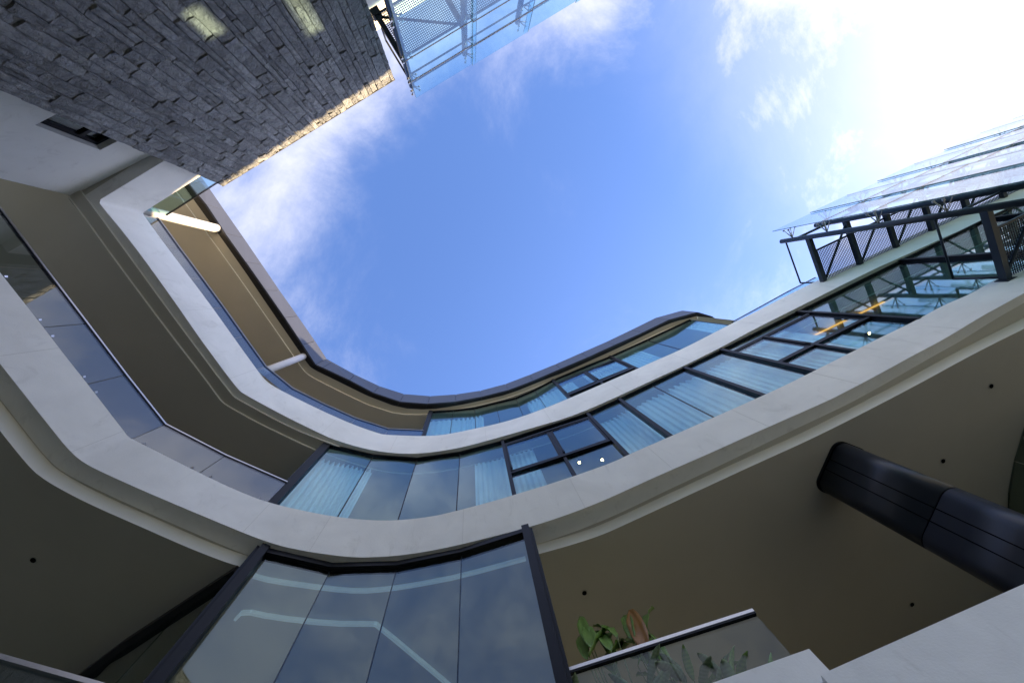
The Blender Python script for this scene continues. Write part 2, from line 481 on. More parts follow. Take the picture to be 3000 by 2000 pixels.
BL1p = [(520, 290), (330, 400), (200, 505), (245, 566), (272, 600), (400, 775), (500, 913), (684, 1159), (700, 1168), (850, 1250), (957, 1292), (1040, 1322), (1130, 1345), (1206, 1350), (1300, 1343),
        (1400, 1322), (1500, 1294), (1660, 1250), (1800, 1195), (2000, 1100), (2200, 1000), (2600, 805), (3000, 625), (3600, 340)]
BL2p = [(480, 250), (290, 365), (160, 480), (219, 593), (230, 600), (360, 780), (500, 968), (602, 1099), (655, 1172), (666, 1181), (755, 1232), (898, 1300), (950, 1322), (1040, 1354), (1130, 1378), (1206, 1384), (1300, 1376),
        (1400, 1355), (1500, 1326), (1660, 1278), (1800, 1220), (2000, 1128), (2200, 1030), (2600, 835), (3000, 655), (3600, 370)]
AL1p = [(-500, 545), (0, 1172), (123, 1330), (170, 1378), (293, 1446), (468, 1523), (595, 1580), (732, 1632), (900, 1668), (1080, 1680), (1260, 1668), (1400, 1640),
        (1572, 1594), (1670, 1567), (1755, 1539), (1840, 1500), (1968, 1441), (2202, 1333), (2370, 1258), (2638, 1120), (2808, 1026), (3000, 932), (3600, 620), (4300, 260)]
C2p = [(480, 465), (542, 550), (706, 778), (788, 900), (883, 1038), (900, 1064), (914, 1080), (985, 1114), (1061, 1152), (1079, 1160), (1170, 1195), (1257, 1200), (1334, 1189), (1415, 1172), (1492, 1154), (1600, 1110),
       (1655, 1090), (1808, 1021), (1882, 985), (1960, 947), (2018, 931), (2040, 931)]
C3p = [(455, 475), (521, 563), (688, 793), (763, 900), (862, 1043), (890, 1083), (903, 1096), (934, 1114), (1074, 1183), (1100, 1191), (1165, 1212), (1253, 1213), (1330, 1200), (1415, 1183), (1495, 1163), (1600, 1121),
       (1655, 1100), (1808, 1033), (1882, 997), (1960, 961), (2018, 940), (2040, 938)]
HA0, HA1, HB0, HB1, HC0, HC1 = 6.45, 7.26, 10.3, 11.45, 14.9, 16.0
HAS = 6.20      # balcony soffit under the lower band
A0, A1 = Curve(A0p, HA0), Curve(A1p, HA1)
B0, B1 = Curve(B0p, HB0), Curve(B1p, HB1)
BL1, BL2 = Curve(BL1p, HB0, 1), Curve(BL2p, HB0, 1)
AL1 = Curve(AL1p, HA0)
C2, C3 = Curve(C2p, HC0, 1), Curve(C3p, HC0, 1)
D = math.radians
T_R = D(-13.0)                      # bearings where the building runs on out of sight
T_AL = D(188); T_BL = D(214)
t_bay0, t_bay1 = az(1540, 1546), az(778, 1605)

# ------------------------------------------------------------------ ground and neighbouring block
gm = MB(); gm.quad((-300, -300, 0), (300, -300, 0), (300, 300, 0), (-300, 300, 0))
g = gm.build('ground', 'paving'); g['kind'] = 'structure'

gm = MB(); gm.quad((-40, -0.8, 0.005), (0.8, -0.8, 0.005), (0.8, 18, 0.005), (-40, 18, 0.005))
g = gm.build('planting_ground', paint('dark ground cover', (0.022, 0.036, 0.026), 0.9, 0.3, 3.0)); g['kind'] = 'structure'  # unseen dark sheet added to cut the light bounced onto the left soffits
UX = Vector((0.85, -0.527, 0)); NX = Vector((0.527, 0.85, 0))      # along and out of the stone wall
# ------------------------------------------------------------------ main building
bld = thing('apartment_building', 'curved white apartment building with dark glass bands wrapping the courtyard', 'building')
# bands
slab('slab_edge', A0, HA0, A1, HA1, T_R, T_AL, 800, 'concrete', bld, 0.30)
slab('slab_edge', B0, HB0, B1, HB1, T_R, T_BL, 1000, 'concrete', bld, 0.30)
# undersides
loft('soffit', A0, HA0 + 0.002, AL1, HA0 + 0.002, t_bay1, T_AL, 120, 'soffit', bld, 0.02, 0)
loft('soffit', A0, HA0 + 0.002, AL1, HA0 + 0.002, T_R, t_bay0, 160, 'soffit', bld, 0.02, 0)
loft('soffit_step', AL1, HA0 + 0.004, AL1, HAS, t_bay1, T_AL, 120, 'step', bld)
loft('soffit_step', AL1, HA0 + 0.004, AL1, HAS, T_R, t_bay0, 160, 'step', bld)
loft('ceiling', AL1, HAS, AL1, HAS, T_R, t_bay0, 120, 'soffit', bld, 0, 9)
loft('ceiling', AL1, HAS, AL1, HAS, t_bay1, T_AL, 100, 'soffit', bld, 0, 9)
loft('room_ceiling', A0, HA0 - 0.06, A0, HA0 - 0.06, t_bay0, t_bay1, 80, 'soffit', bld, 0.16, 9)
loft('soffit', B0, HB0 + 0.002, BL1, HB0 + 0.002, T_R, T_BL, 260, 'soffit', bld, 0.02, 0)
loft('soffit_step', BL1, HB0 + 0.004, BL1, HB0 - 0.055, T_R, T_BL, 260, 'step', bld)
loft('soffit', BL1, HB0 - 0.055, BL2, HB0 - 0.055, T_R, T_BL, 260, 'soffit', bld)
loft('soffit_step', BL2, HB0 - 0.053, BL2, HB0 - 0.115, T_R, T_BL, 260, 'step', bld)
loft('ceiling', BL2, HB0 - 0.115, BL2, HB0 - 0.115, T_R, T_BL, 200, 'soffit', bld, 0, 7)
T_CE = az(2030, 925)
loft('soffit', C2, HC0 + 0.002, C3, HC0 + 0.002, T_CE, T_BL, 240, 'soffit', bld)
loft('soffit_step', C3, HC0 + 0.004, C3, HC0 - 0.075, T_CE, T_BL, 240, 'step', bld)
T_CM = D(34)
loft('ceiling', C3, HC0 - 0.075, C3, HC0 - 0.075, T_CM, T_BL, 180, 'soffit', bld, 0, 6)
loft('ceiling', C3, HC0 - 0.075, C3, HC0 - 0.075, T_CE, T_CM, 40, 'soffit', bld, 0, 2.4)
# floors and rear walls of the storeys
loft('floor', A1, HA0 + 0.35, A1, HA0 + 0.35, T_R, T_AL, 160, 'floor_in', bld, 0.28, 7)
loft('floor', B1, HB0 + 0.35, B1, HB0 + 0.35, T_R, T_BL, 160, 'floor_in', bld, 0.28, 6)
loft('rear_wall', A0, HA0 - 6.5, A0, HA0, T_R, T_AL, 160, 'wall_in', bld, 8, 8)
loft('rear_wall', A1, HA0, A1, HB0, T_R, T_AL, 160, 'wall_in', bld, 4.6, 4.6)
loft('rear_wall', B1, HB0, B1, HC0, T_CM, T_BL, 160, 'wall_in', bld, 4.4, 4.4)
loft('roof', C2, HC1 - 0.1, C2, HC1 - 0.1, T_CM, T_BL, 140, 'roofmetal', bld, 0.05, 7)
loft('roof', C2, HC1 - 0.1, C2, HC1 - 0.1, T_CE, T_CM, 30, 'roofmetal', bld, 0.05, 2.6)

# faint movement joints down the bands
for lo_, hi_, h0_, h1_, degs in ((A0, A1, HA0, HA1, (4, 13, 24, 41, 62, 92, 122, 133.5, 158, 172)), (B0, B1, HB0, HB1, (6, 17, 33, 58, 84, 117, 136.5, 160, 176))):
    for dg in degs:
        m = MB(); m.bar(lo_.at(D(dg), h0_ + 0.004, -0.0005), hi_.at(D(dg), h1_ - 0.004, -0.0005), 0.004, 0.007, up=lo_.tangent(D(dg))); m.build('movement_joint', 'joint', bld)
# roof edge: one metal panel for each joint the photo shows (bottom edge, top edge)
RE = [((505, 470), (540, 448)), ((556, 539), (598, 530)), ((604, 598), (658, 617)), ((660, 683), (714, 697)), ((720, 767), (767, 774.5)), ((778.5, 850), (819, 851)),
      ((834, 930), (872, 925.5)), ((887, 1009), (923, 999)), ((925, 1067), (957, 1051)), ((945, 1076), (973, 1060)), ((1024, 1113), (1040, 1097)),
      ((1094, 1150), (1112, 1131)), ((1172, 1176), (1184, 1154)), ((1253, 1182), (1261, 1160)), ((1334, 1176), (1336, 1155)), ((1410, 1162), (1407.5, 1144)),
      ((1490, 1142), (1481, 1124.5)), ((1563, 1114), (1550.5, 1098)), ((1642, 1080), (1627.5, 1066.5)), ((1723, 1045.5), (1701.5, 1034)), ((1802, 1009.5), (1776, 1001.5)),
      ((1882, 974), (1849, 966.5)), ((1960, 936), (1921, 931)), ((2042, 914), (1998, 909.5))]
REw = [(P(*a, HC0), P(*b, HC1)) for a, b in RE]
ext = [(P(2083, 926, HC0), P(2040, 917, HC1)), (P(2114, 948, HC0), P(2072, 935, HC1)), (P(2230, 1090, HC0), P(2190, 1075, HC1))]
REw += ext
for (a0, a1), (b0, b1) in zip(REw, REw[1:]):
    m = MB()
    t = (b0 - a0); L = t.length; t = t / L
    e = t * min(0.006, L * 0.05)
    n = t.cross(Vector((0, 0, 1))).normalized()
    if n.dot(a0) < 0: n = -n
    if (a0 - P(2042, 914, HC0)).length < 0.1 or a0.x > 8: n = Vector((-0.2, 1, 0)).normalized()
    n = n * 0.05
    q = [a0 + e, b0 - e, b1 - e, a1 + e]
    m.hexa(q, [p + n for p in q])
    m.build('roof_edge_panel', 'roofmetal', bld)
m = MB()
for (a0, a1), (b0, b1) in zip(REw, REw[1:]):
    n0 = Vector((a0.x, a0.y, 0)).normalized() * 0.045; n1 = Vector((b0.x, b0.y, 0)).normalized() * 0.045
    m.quad(a0 + n0, b0 + n1, b1 + n1, a1 + n0)
m.build('panel_backing', 'black', bld)
# black metal underside of the roof edge, sheet by sheet
prev = None
inn = []
for (a0, a1) in REw[:24]:
    t = math.atan2(a0.y, a0.x); t = t + 2 * math.pi if t < -math.pi / 2 else t
    inn.append(C2.at(t, HC0))
inn[-1] = P(2026, 932, HC0)
m = MB(); m.quad(*[P(*p, HC0 - 0.07) for p in ((2010, 934), (2040, 934), (2080, 942), (2112, 962), (2230, 1110), (2120, 1110), (2050, 985))]); m.build('ceiling', 'soffit', bld)
inn += [P(2080, 942, HC0), P(2120, 965, HC0), P(2230, 1110, HC0)]
for k in range(len(inn) - 1):
    a, b = REw[k][0], REw[k + 1][0]
    m = MB()
    e = (b - a).normalized() * 0.004
    up = Vector((0, 0, 0.03))
    q = [a + e, b - e, inn[k + 1] - e, inn[k] + e]
    q = [p + Vector((0, 0, 0.004)) for p in q]
    m.hexa(q, [p + up for p in q])
    m.build('soffit_sheet', 'black', bld)

# glazing ---------------------------------------------------------------
class Outer:
    """the line that clears both bands: whichever of two edges stands farther back"""
    def __init__(self, a, da, b, db): self.a, self.b, self.da, self.db, self.h = a, b, da, db, a.h
    def r(self, t): return max(self.a.r(t) + self.da, self.b.r(t) + self.db)
    at = Curve.at
    tangent = Curve.tangent
G_AB = Outer(B0, 0.12, A1, 0.12)
def upright(c, t, h0, h1, w, d, parent, name='mullion', mat='frame', out=0.0):
    p = c.at(t, h0, out); q = c.at(t, h1, out)
    n = c.tangent(t).cross(Vector((0, 0, 1)))
    m = MB(); m.bar(p, q, d, w, up=c.tangent(t))
    return m.build(name, mat, parent)
def pane(c, ta, tb, h0, h1, parent, mat, name='pane', th=0.012, out=0.0, gap=0.004):
    a, b = c.at(ta, h0, out), c.at(tb, h0, out)
    d = (b - a).normalized() * gap
    a, b = a + d, b - d
    n = Vector((0, 0, 1)).cross(b - a).normalized() * th
    z = Vector((0, 0, h1 - h0))
    m = MB(); m.hexa([a, b, b + z, a + z], [a + n, b + n, b + n + z, a + n + z])
    return m.build(name, mat, parent)
def hbar(c, ta, tb, h, w, d, parent, name, mat='frame', out=0.0, n=1):
    ts = steps(ta, tb, n); m = MB()
    for a, b in zip(ts, ts[1:]): m.bar(c.at(a, h, out), c.at(b, h, out), w, d)
    return m.build(name, mat, parent)
H0, H1 = HA1 - 0.01, HB0 - 0.01
gj = {k: az(*v) for k, v in dict(m0=(965, 1296), j1=(1095, 1334), j2=(1223, 1343), j3=(1348, 1326), m4=(1472, 1289), m5=(1715, 1208), m6=(1808, 1168),
      j7=(1906, 1127), m8=(2005, 1081), m9=(2126, 1032), m10=(2340, 918), m11=(2624, 769), m12=(2905, 645), m13=(3300, 470)).items()}
def window(ca, ta, tb, h0, h1, hl, hu, parent, mid, nm_mat='pane'):
    """top-hung window: frame, transoms, sash bars, panes, handle"""
    w = bpy.data.objects.new('window', None); link(w, parent)
    for h in (hu, hl):
        m = MB(); m.bar(ca.at(ta, h), ca.at(tb, h), 0.10, 0.075); m.build('transom', 'frame', w)
    tm = ta + (tb - ta) * mid
    m = MB(); m.bar(ca.at(tm, h0), ca.at(tm, hu), 0.10, 0.06, up=ca.tangent(tm)); m.build('mullion', 'frame', w)
    for a, b in ((ta, tm), (tm, tb)):
        m = MB()
        i = (b - a) * 0.045
        c = [(a + i, hl + 0.07), (b - i, hl + 0.07), (b - i, hu - 0.07), (a + i, hu - 0.07)]
        for (p, q), (r, s) in zip(c, c[1:] + c[:1]): m.bar(ca.at(p, q, -0.03), ca.at(r, s, -0.03), 0.05, 0.05, up=ca.at(a, 0).cross(Vector((0, 0, 1))))
        m.build('sash', 'frame', w)
        pane(ca, a, b, hl + 0.04, hu - 0.04, w, nm_mat, out=-0.03)
        pane(ca, a, b, h0, hl - 0.04, w, nm_mat)
        m = MB(); t = a + (b - a) * 0.94; m.bar(ca.at(t, hl + 0.12, -0.08), ca.at(t, hl + 0.24, -0.08), 0.03, 0.03); m.build('handle', 'frame', w)
    pane(ca, ta, tb, hu + 0.04, h1, w, nm_mat)
    return w
seq = ['m13', 'm12', 'm11', 'm10', 'm9', 'm8', 'j7', 'm6', 'm5', 'm4', 'j3', 'j2', 'j1', 'm0']
for a, b in zip(seq, seq[1:]):
    ta, tb = gj[a], gj[b]
    if (a, b) == ('m10', 'm9'): window(G_AB, ta, tb, H0, H1 - 0.03, HA1 + 0.99, HB0 - 0.47, bld, 0.54)
    elif (a, b) == ('m5', 'm4'): window(G_AB, ta, tb, H0, H1 - 0.03, HA1 + 1.09, HB0 - 0.32, bld, 0.45)
    else: pane(G_AB, ta, tb, H0, H1 - 0.05, bld, 'pane')
for k, t in gj.items():
    w = {'m0': 0.16, 'm4': 0.068, 'm5': 0.068, 'm6': 0.072, 'm8': 0.072, 'm9': 0.072, 'm10': 0.068, 'm11': 0.085, 'm12': 0.085, 'm13': 0.085}.get(k, 0.014)
    upright(G_AB, t, H0, H1, w, 0.14 if w > 0.02 else 0.03, bld, 'mullion' if w > 0.02 else 'joint_seal')
for a, b in zip(seq, seq[1:]): hbar(G_AB, gj[a], gj[b], H1 - 0.022, 0.10, 0.05, bld, 'head_frame')

# upper glazing
Np = [(1262, 1207), (1328, 1203), (1391, 1196), (1452, 1181), (1511, 1167), (1566, 1143), (1620, 1115), (1721, 1072), (1787, 1046), (1895, 997), (2022, 938)]
HN = HC0 - 0.08
NG = Curve(Np, HN, 0)
nj = [az(*p) for p in Np]
HN0 = HB1 - 0.01
for k in range(len(nj) - 1):
    a, b = nj[k + 1], nj[k]
    if k == 6: continue
    if k == 7:
        window(NG, nj[8], nj[6], HN0, HN - 0.03, HB1 + 1.12, HN - 0.66, bld, 0.45)
        hbar(NG, nj[8], nj[6], HB1 + 0.98, 0.10, 0.12, bld, 'window_sill', out=-0.02)
    else: pane(NG, a, b, HN0, HN - 0.03, bld, 'pane')
for k, t in enumerate(nj):
    w = {0: 0.13, 6: 0.075, 8: 0.075}.get(k, 0.014)
    if k == 7: continue
    upright(NG, t, HN0, HN, w, 0.12 if w > 0.02 else 0.03, bld, 'mullion' if w > 0.02 else 'joint_seal')
for k in range(len(nj) - 1): hbar(NG, nj[k + 1], nj[k], HN - 0.02, 0.08, 0.04, bld, 'head_frame')
e0 = P(2022, 938, HN); e1 = P(2150, 952, HN)
e0.z = e1.z = 0
for z in (HN0,):
    a, b = e0 + Vector((0, 0, HN0 + CAMZ)), e1 + Vector((0, 0, HN0 + CAMZ))
    b = a + (b - a).normalized() * 3.0
    n = Vector((0, 0.012, 0)); zz = Vector((0, 0, HN - HN0))
    m = MB(); m.hexa([a, b, b + zz, a + zz], [a + n, b + n, b + n + zz, a + n + zz]); m.build('pane', 'pane', bld)

# lower glazed bay ------------------------------------------------------
BAYp = [(1540, 1546), (1353, 1606), (1168, 1644), (978, 1650), (778, 1605)]
HB_ = HA0 - 0.02
BAY = Curve(BAYp, HB_, 0, 0.06)
bj = [az(*p) for p in BAYp]
for a, b in zip(bj, bj[1:]):
    pane(BAY, a, b, -1.0, HB_ - 0.10, bld, 'bay', gap=0.003)
    hbar(BAY, a, b, HB_ - 0.05, 0.14, 0.10, bld, 'head_frame')
for k, t in enumerate(bj):
    if k in (0, 4):
        upright(BAY, t, -1.0, HB_ + 0.02, 0.11, 0.22, bld)
        upright(BAY, t + (0.018 if k else -0.018), -1.0, HB_ - 0.02, 0.06, 0.30, bld, out=0.10)
    else: upright(BAY, t, -1.0, HB_ - 0.10, 0.012, 0.02, bld, 'joint_seal')
def strip(pts, h, w, name, mat, parent):
    m = MB()
    q = [P(*p, h) for p in chaikin(pts, 1)]
    for a, b in zip(q, q[1:]): m.bar(a, b, w, 0.07)
    return m.build(name, mat, parent)
strip([(744, 1686), (800, 1701), (970, 1724), (1055, 1731), (1140, 1724), (1225, 1711), (1353, 1686), (1540, 1635)], HA0 - 0.096, 0.04, 'linear_light', 'led', bld)  # pale ceiling lines, given a faint emission to show behind the glass
strip([(690, 1812), (714, 1788), (800, 1807), (970, 1826), (1095, 1826), (1104, 1828), (1310, 2000), (1400, 2076)], HA0 - 0.096, 0.04, 'linear_light', 'led', bld)
# glass doors under the left ceiling
dl = [P(706, 1668, HAS), P(380, 1882, HAS), P(60, 2120, HAS), P(-600, 2500, HAS)]
for a, b in zip(dl, dl[1:]):
    for k in range(2):
        p, q = a.lerp(b, k / 2), a.lerp(b, (k + 1) / 2)
        p, q = p.copy(), q.copy(); p.z = q.z = 0.3
        n = (q - p).cross(Vector((0, 0, 1))).normalized() * 0.02; zz = Vector((0, 0, HAS + CAMZ - 0.42))
        d = (q - p).normalized() * 0.02
        m = MB(); m.hexa([p + d, q - d, q - d + zz, p + d + zz], [p + d + n, q - d + n, q - d + n + zz, p + d + n + zz]); m.build('glass_door', 'dark_pane', bld)
    m = MB(); m.bar(a - Vector((0, 0, 0.06)), b - Vector((0, 0, 0.06)), 0.16, 0.12); m.build('door_track', 'black', bld)

# curved dark glass under the right-hand ceiling
cg = [(3300, 1020), (3060, 1150), (3000, 1250), (2970, 1350), (2953, 1440), (2952, 1520), (2975, 1600), (3050, 1700)]
for a, b in zip(cg, cg[1:]):
    p, q = P(*a, HAS), P(*b, HAS)
    z = Vector((0, 0, -3.2)); n = (q - p).cross(Vector((0, 0, 1))).normalized() * 0.03
    d = (q - p).normalized() * 0.006
    m = MB(); m.hexa([p + d, q - d, q - d + z, p + d + z], [p + d + n, q - d + n, q - d + n + z, p + d + n + z]); m.build('curved_pane', 'dark_pane', bld)

# ------------------------------------------------------------------ upper-left wing: plain wall with a small window
wall_c = P(212, 574, HB0); wall_d = (P(451, 451, HB0) - wall_c); wall_d.z = 0; wall_d.normalize()
wall_n = Vector((-wall_d.y, wall_d.x, 0))
if wall_n.dot(wall_c) > 0: wall_n = -wall_n     # towards the courtyard
def on_wall(px, py, out=0.0):
    v = ray(px, py); k = (wall_c.x * wall_n.x + wall_c.y * wall_n.y + out) / (v.x * wall_n.x + v.y * wall_n.y)
    return EYE + v * k
ww = thing('plain_wall', 'white plastered wall with small dark window beside the rough stone wall', 'wall')
a, b = wall_c.copy(), wall_c + wall_d * 6.0
a.z = b.z = 0
ztop = HB0 + CAMZ - 0.004
wj = [on_wall(104, 366), on_wall(293.5, 440), on_wall(400, 377)]
s0 = (wj[1] - wall_c).dot(wall_d); s1 = s0 + 1.5
zb, zt = wj[0].z, wj[1].z
def wpt(s, z, o=0.0):
    p = wall_c + wall_d * s + wall_n * o; return Vector((p.x, p.y, z))
def wbox(s_0, s_1, z_0, z_1, o0, o1, name, mat, par):
    m = MB(); m.hexa([wpt(s_0, z_0, o0), wpt(s_1, z_0, o0), wpt(s_1, z_1, o0), wpt(s_0, z_1, o0)], [wpt(s_0, z_0, o1), wpt(s_1, z_0, o1), wpt(s_1, z_1, o1), wpt(s_0, z_1, o1)])
    return m.build(name, mat, par)
wbox(0, s0, 0, ztop, 0, -3.0, 'wall', 'plaster', ww)
wbox(s0, s1, 0, zb, 0, -3.0, 'wall', 'plaster', ww)
wbox(s0, s1, zt, ztop, 0, -3.0, 'wall', 'plaster', ww)
wbox(s1, 6.0, 0, ztop, 0, -3.0, 'wall', 'plaster', ww)
win = link(bpy.data.objects.new('window', None), ww)
fd = -0.10
m = MB()
for s_0, s_1, z_0, z_1 in ((s0, s0 + 0.07, zb, zt), (s1 - 0.07, s1, zb, zt), (s0 + .07, s1 - .07, zb, zb + 0.07), (s0 + .07, s1 - .07, zt - 0.07, zt), (s0 + .07, s1 - .07, zb + (zt - zb) * 0.64, zb + (zt - zb) * 0.64 + 0.08)):
    m.hexa([wpt(s_0, z_0, fd), wpt(s_1, z_0, fd), wpt(s_1, z_1, fd), wpt(s_0, z_1, fd)], [wpt(s_0, z_0, fd - .08), wpt(s_1, z_0, fd - .08), wpt(s_1, z_1, fd - .08), wpt(s_0, z_1, fd - .08)])
m.build('frame', 'frame', win)
zmid = zb + (zt - zb) * 0.64
wbox(s0 + .07, s1 - .07, zb + .07, zmid, fd - .04, fd - .05, 'pane', 'dark_pane', win)
wbox(s0 + .07, s1 - .07, zmid + .08, zt - .07, fd - .04, fd - .05, 'pane', 'dark_pane', win)
wbox(s0 + .13, s0 + .60, zb + .16, zmid - .10, fd - .12, fd - .16, 'blind', 'wall_in', win)
wbox(s0 + .13, s0 + .45, zmid + .16, zt - .14, fd - .12, fd - .16, 'blind', 'wall_in', win)
wbox(s0, s1, zb, zt, -1.2, -1.25, 'back_panel', 'black', win)

# band of the upper-left wing beyond the stone wall
T2a, T2b = P(1113, 84, HB1), P(1500, -166, HB1)
tw = thing('rear_wing', 'pale wing with slatted ledges behind the glass screen near the stone wall', 'building')
dvec = UX; nb = -NX
for z0_, z1_, o_, mt_ in ((HB0, HB1, 0.0, 'concrete'), (HB0 - 0.4, HB0 - 0.05, 0.35, 'wall_in'), (6.0, 7.2, 0.0, 'concrete')):
    a = T2a - dvec * 1.6 + nb * o_; b = T2a + dvec * 9 + nb * o_
    a, b = a.copy(), b.copy(); a.z = b.z = z0_ + CAMZ
    zz = Vector((0, 0, z1_ - z0_)); n = nb * 0.3
    m = MB(); m.hexa([a, b, b + zz, a + zz], [a + n, b + n, b + n + zz, a + n + zz]); m.build('slab_edge', mt_, tw)
for k in range(9):
    a = T2a - dvec * 1.6 + nb * (0.32 + 0.13 * k); b = T2a + dvec * 9 + nb * (0.32 + 0.13 * k)
    a, b = a.copy(), b.copy(); a.z = b.z = HB0 + CAMZ + 0.12
    m = MB(); m.bar(a, b, 0.06, 0.04); m.build('slat', 'step', tw)
a = T2a - dvec * 1.6 + nb * 1.9; b = T2a + dvec * 9 + nb * 1.9
a, b = a.copy(), b.copy(); a.z = b.z = 0; zz = Vector((0, 0, HB1 + CAMZ - 0.1)); n = nb * 0.3
m = MB(); m.hexa([a, b, b + zz, a + zz], [a + n, b + n, b + n + zz, a + n + zz]); m.build('wall', 'plaster', tw)

# ------------------------------------------------------------------ stone wall
HS = 11.7
S1, S2 = P(650, 542, HS), P(1154, 230, HS)
sd = (S2 - S1); sd.z = 0; SW = sd.length; sd.normalize()
sn = Vector((-sd.y, sd.x, 0))
if sn.dot(S1) > 0: sn = -sn
st = thing('stone_wall', 'tall rough grey stone wall with a sunlit top edge', 'wall', loc=(0, 0, 0))
def spt(s, z, o): 
    p = S1 + sd * s + sn * o; return Vector((p.x, p.y, z))
ZT = HS + CAMZ
m = MB()
m.hexa([spt(0.03, 0, -0.03), spt(SW - 0.03, 0, -0.03), spt(SW - 0.03, ZT - 0.02, -0.03), spt(0.03, ZT - 0.02, -0.03)],
       [spt(0.03, 0, -1.6), spt(SW - 0.03, 0, -1.6), spt(SW - 0.03, ZT - 0.02, -1.6), spt(0.03, ZT - 0.02, -1.6)])
m.build('wall_core', 'mortar', st)
m = MB()
m.hexa([spt(-0.01, ZT + 0.0, 0.035), spt(SW + .01, ZT, 0.035), spt(SW + .01, ZT + 0.03, 0.035), spt(-.01, ZT + 0.03, 0.035)],
       [spt(-0.01, ZT + 0.0, -1.62), spt(SW + .01, ZT, -1.62), spt(SW + .01, ZT + 0.03, -1.62), spt(-.01, ZT + 0.03, -1.62)])
m.build('coping', 'mortar', st)
basis = Matrix((( sd.x, sn.x, 0), (sd.y, sn.y, 0), (0, 0, 1)))
def stone_mesh(w, h, d):
    """split-faced stone: x along the wall, y outwards, z up, origin at its lower corner"""
    nx, nz = (2, 4) if h > w else (4, 2)
    m = MB()
    bev = 0.006
    front = []
    tilt = random.uniform(-0.02, 0.02); tz = random.uniform(-0.016, 0.016)
    for j in range(nz + 1):
        for i in range(nx + 1):
            fx, fz = i / nx, j / nz
            edge = i in (0, nx) or j in (0, nz)
            x = bev + (w - 2 * bev) * fx + (0 if edge else random.uniform(-.1, .1) * w / nx) + random.uniform(-.004, .004)
            z = bev + (h - 2 * bev) * fz + random.uniform(-.012, .012) * (1 if 0 < j < nz else 0.3)
            y = d + (fx - .5) * tilt + (fz - .5) * tz + random.uniform(-0.014, 0.014) - (0.008 if edge else 0)
            front.append((x, max(y, 0.008), z))
    m.v = front
    w1 = nx + 1
    for j in range(nz):
        for i in range(nx): m.f.append((j * w1 + i, j * w1 + i + 1, (j + 1) * w1 + i + 1, (j + 1) * w1 + i))
    ring = [i for i in range(w1)] + [j * w1 + nx for j in range(1, nz + 1)] + [nz * w1 + i for i in range(nx - 1, -1, -1)] + [j * w1 for j in range(nz - 1, 0, -1)]
    base = len(m.v)
    for k in ring:
        x, y, z = front[k]
        bx = 0 if x < w * .5 else w; 
        fx = (x - bev) / max(w - 2 * bev, 1e-4); fz = (z - bev) / max(h - 2 * bev, 1e-4)
        m.v.append((min(max(fx, 0), 1) * w, -0.06, min(max(fz, 0), 1) * h))
    for k in range(len(ring)):
        j = (k + 1) % len(ring)
        m.f.append((ring[j], ring[k], base + k, base + j))
    return m
ncol = 0; stones = []
s = 0.0
while s < SW - 0.02:
    cw = random.choice((0.10, 0.13, 0.15, 0.17, 0.20, 0.24, 0.15))
    if s + cw > SW - 0.07: cw = SW - s
    z = ZT
    first = True
    while z > 0.3:
        L = random.choice((0.32, 0.4, 0.48, 0.56, 0.66, 0.78, 0.9))
        if first: L *= random.uniform(0.4, 1.0); first = False
        zlo = max(z - L, 0.05)
        u = random.random()
        if u < 0.3 and cw > 0.18:
            k = random.uniform(0.38, 0.62)
            stones.append((s, zlo, cw * k, z - zlo)); stones.append((s + cw * k, zlo, cw * (1 - k), z - zlo))
        else:
            stones.append((s, zlo, cw, z - zlo))
        z = zlo
    s += cw
def in_frame(p):
    v = ROT.transposed() @ (p - EYE)
    x, y = 1500 + F * v.x / v.z, 1000 + F * v.y / v.z
    return -60 < x < 3060 and -60 < y < 2060
vis, rest = [], []
for q in stones:
    c = spt(q[0] + q[2] / 2, q[1] + q[3] / 2, 0)
    if c.z > CAMZ + 0.5 and in_frame(c): vis.append((q[2] * q[3] / (c - EYE).length ** 2 * abs((c - EYE).normalized().dot(sn)), q))
    else: rest.append(q)
vis.sort(key=lambda x: -x[0])
rest += [q for _, q in vis[300:]]
def place_stone(m, q, name, par):
    o = m.build(name, 'stone', par)
    o.matrix_world = Matrix.Translation(spt(q[0], q[1], -0.0)) @ basis.to_4x4()
    return o
for _, q in vis[:300]:
    place_stone(stone_mesh(q[2], q[3], random.uniform(0.026, 0.052)), q, 'stone', st)
big = MB()
for q in rest:
    m = stone_mesh(q[2], q[3], random.uniform(0.026, 0.052)); i = len(big.v)
    off = spt(q[0], q[1], 0)
    big.v += [tuple(off + basis @ Vector(v)) for v in m.v]
    big.f += [tuple(i + k for k in f) for f in m.f]
o = big.build('stone_courses', 'stone', st); o['kind'] = 'stuff'

# ------------------------------------------------------------------ balustrades
def balustrade(name, label, cur, joints, hb, ht, f, out, clips=True, rail=0.05, glassmat='rail_glass', n_sub=10):
    o = thing(name, label, 'balustrade', 'glass balustrades of the building')
    for a, b in zip(joints, joints[1:]): pane(cur, a, b, hb, ht, o, glassmat, out=out, gap=0.006)
    m = MB(); m2 = MB()
    for a, b in zip(joints, joints[1:]):
        m.bar(cur.at(a, ht + 0.02, out), cur.at(b, ht + 0.02, out), rail, 0.035)
        m2.bar(cur.at(a, ht - 0.012, out), cur.at(b, ht - 0.012, out), rail * 0.7, 0.025)
    m.build('handrail', 'inox', o); m2.build('rail_channel', 'frame', o)
    if clips:
        for a, b in zip(joints, joints[1:]):
            for k in (0.14, 0.86):
                t = a + (b - a) * k
                p = cur.at(t, HA1 + 0.03, out - 0.02)
                m = MB(); m.bar(p, p + Vector((0, 0, 0.05)), 0.028, 0.028); m.build('clip', 'inox', o)
    return o
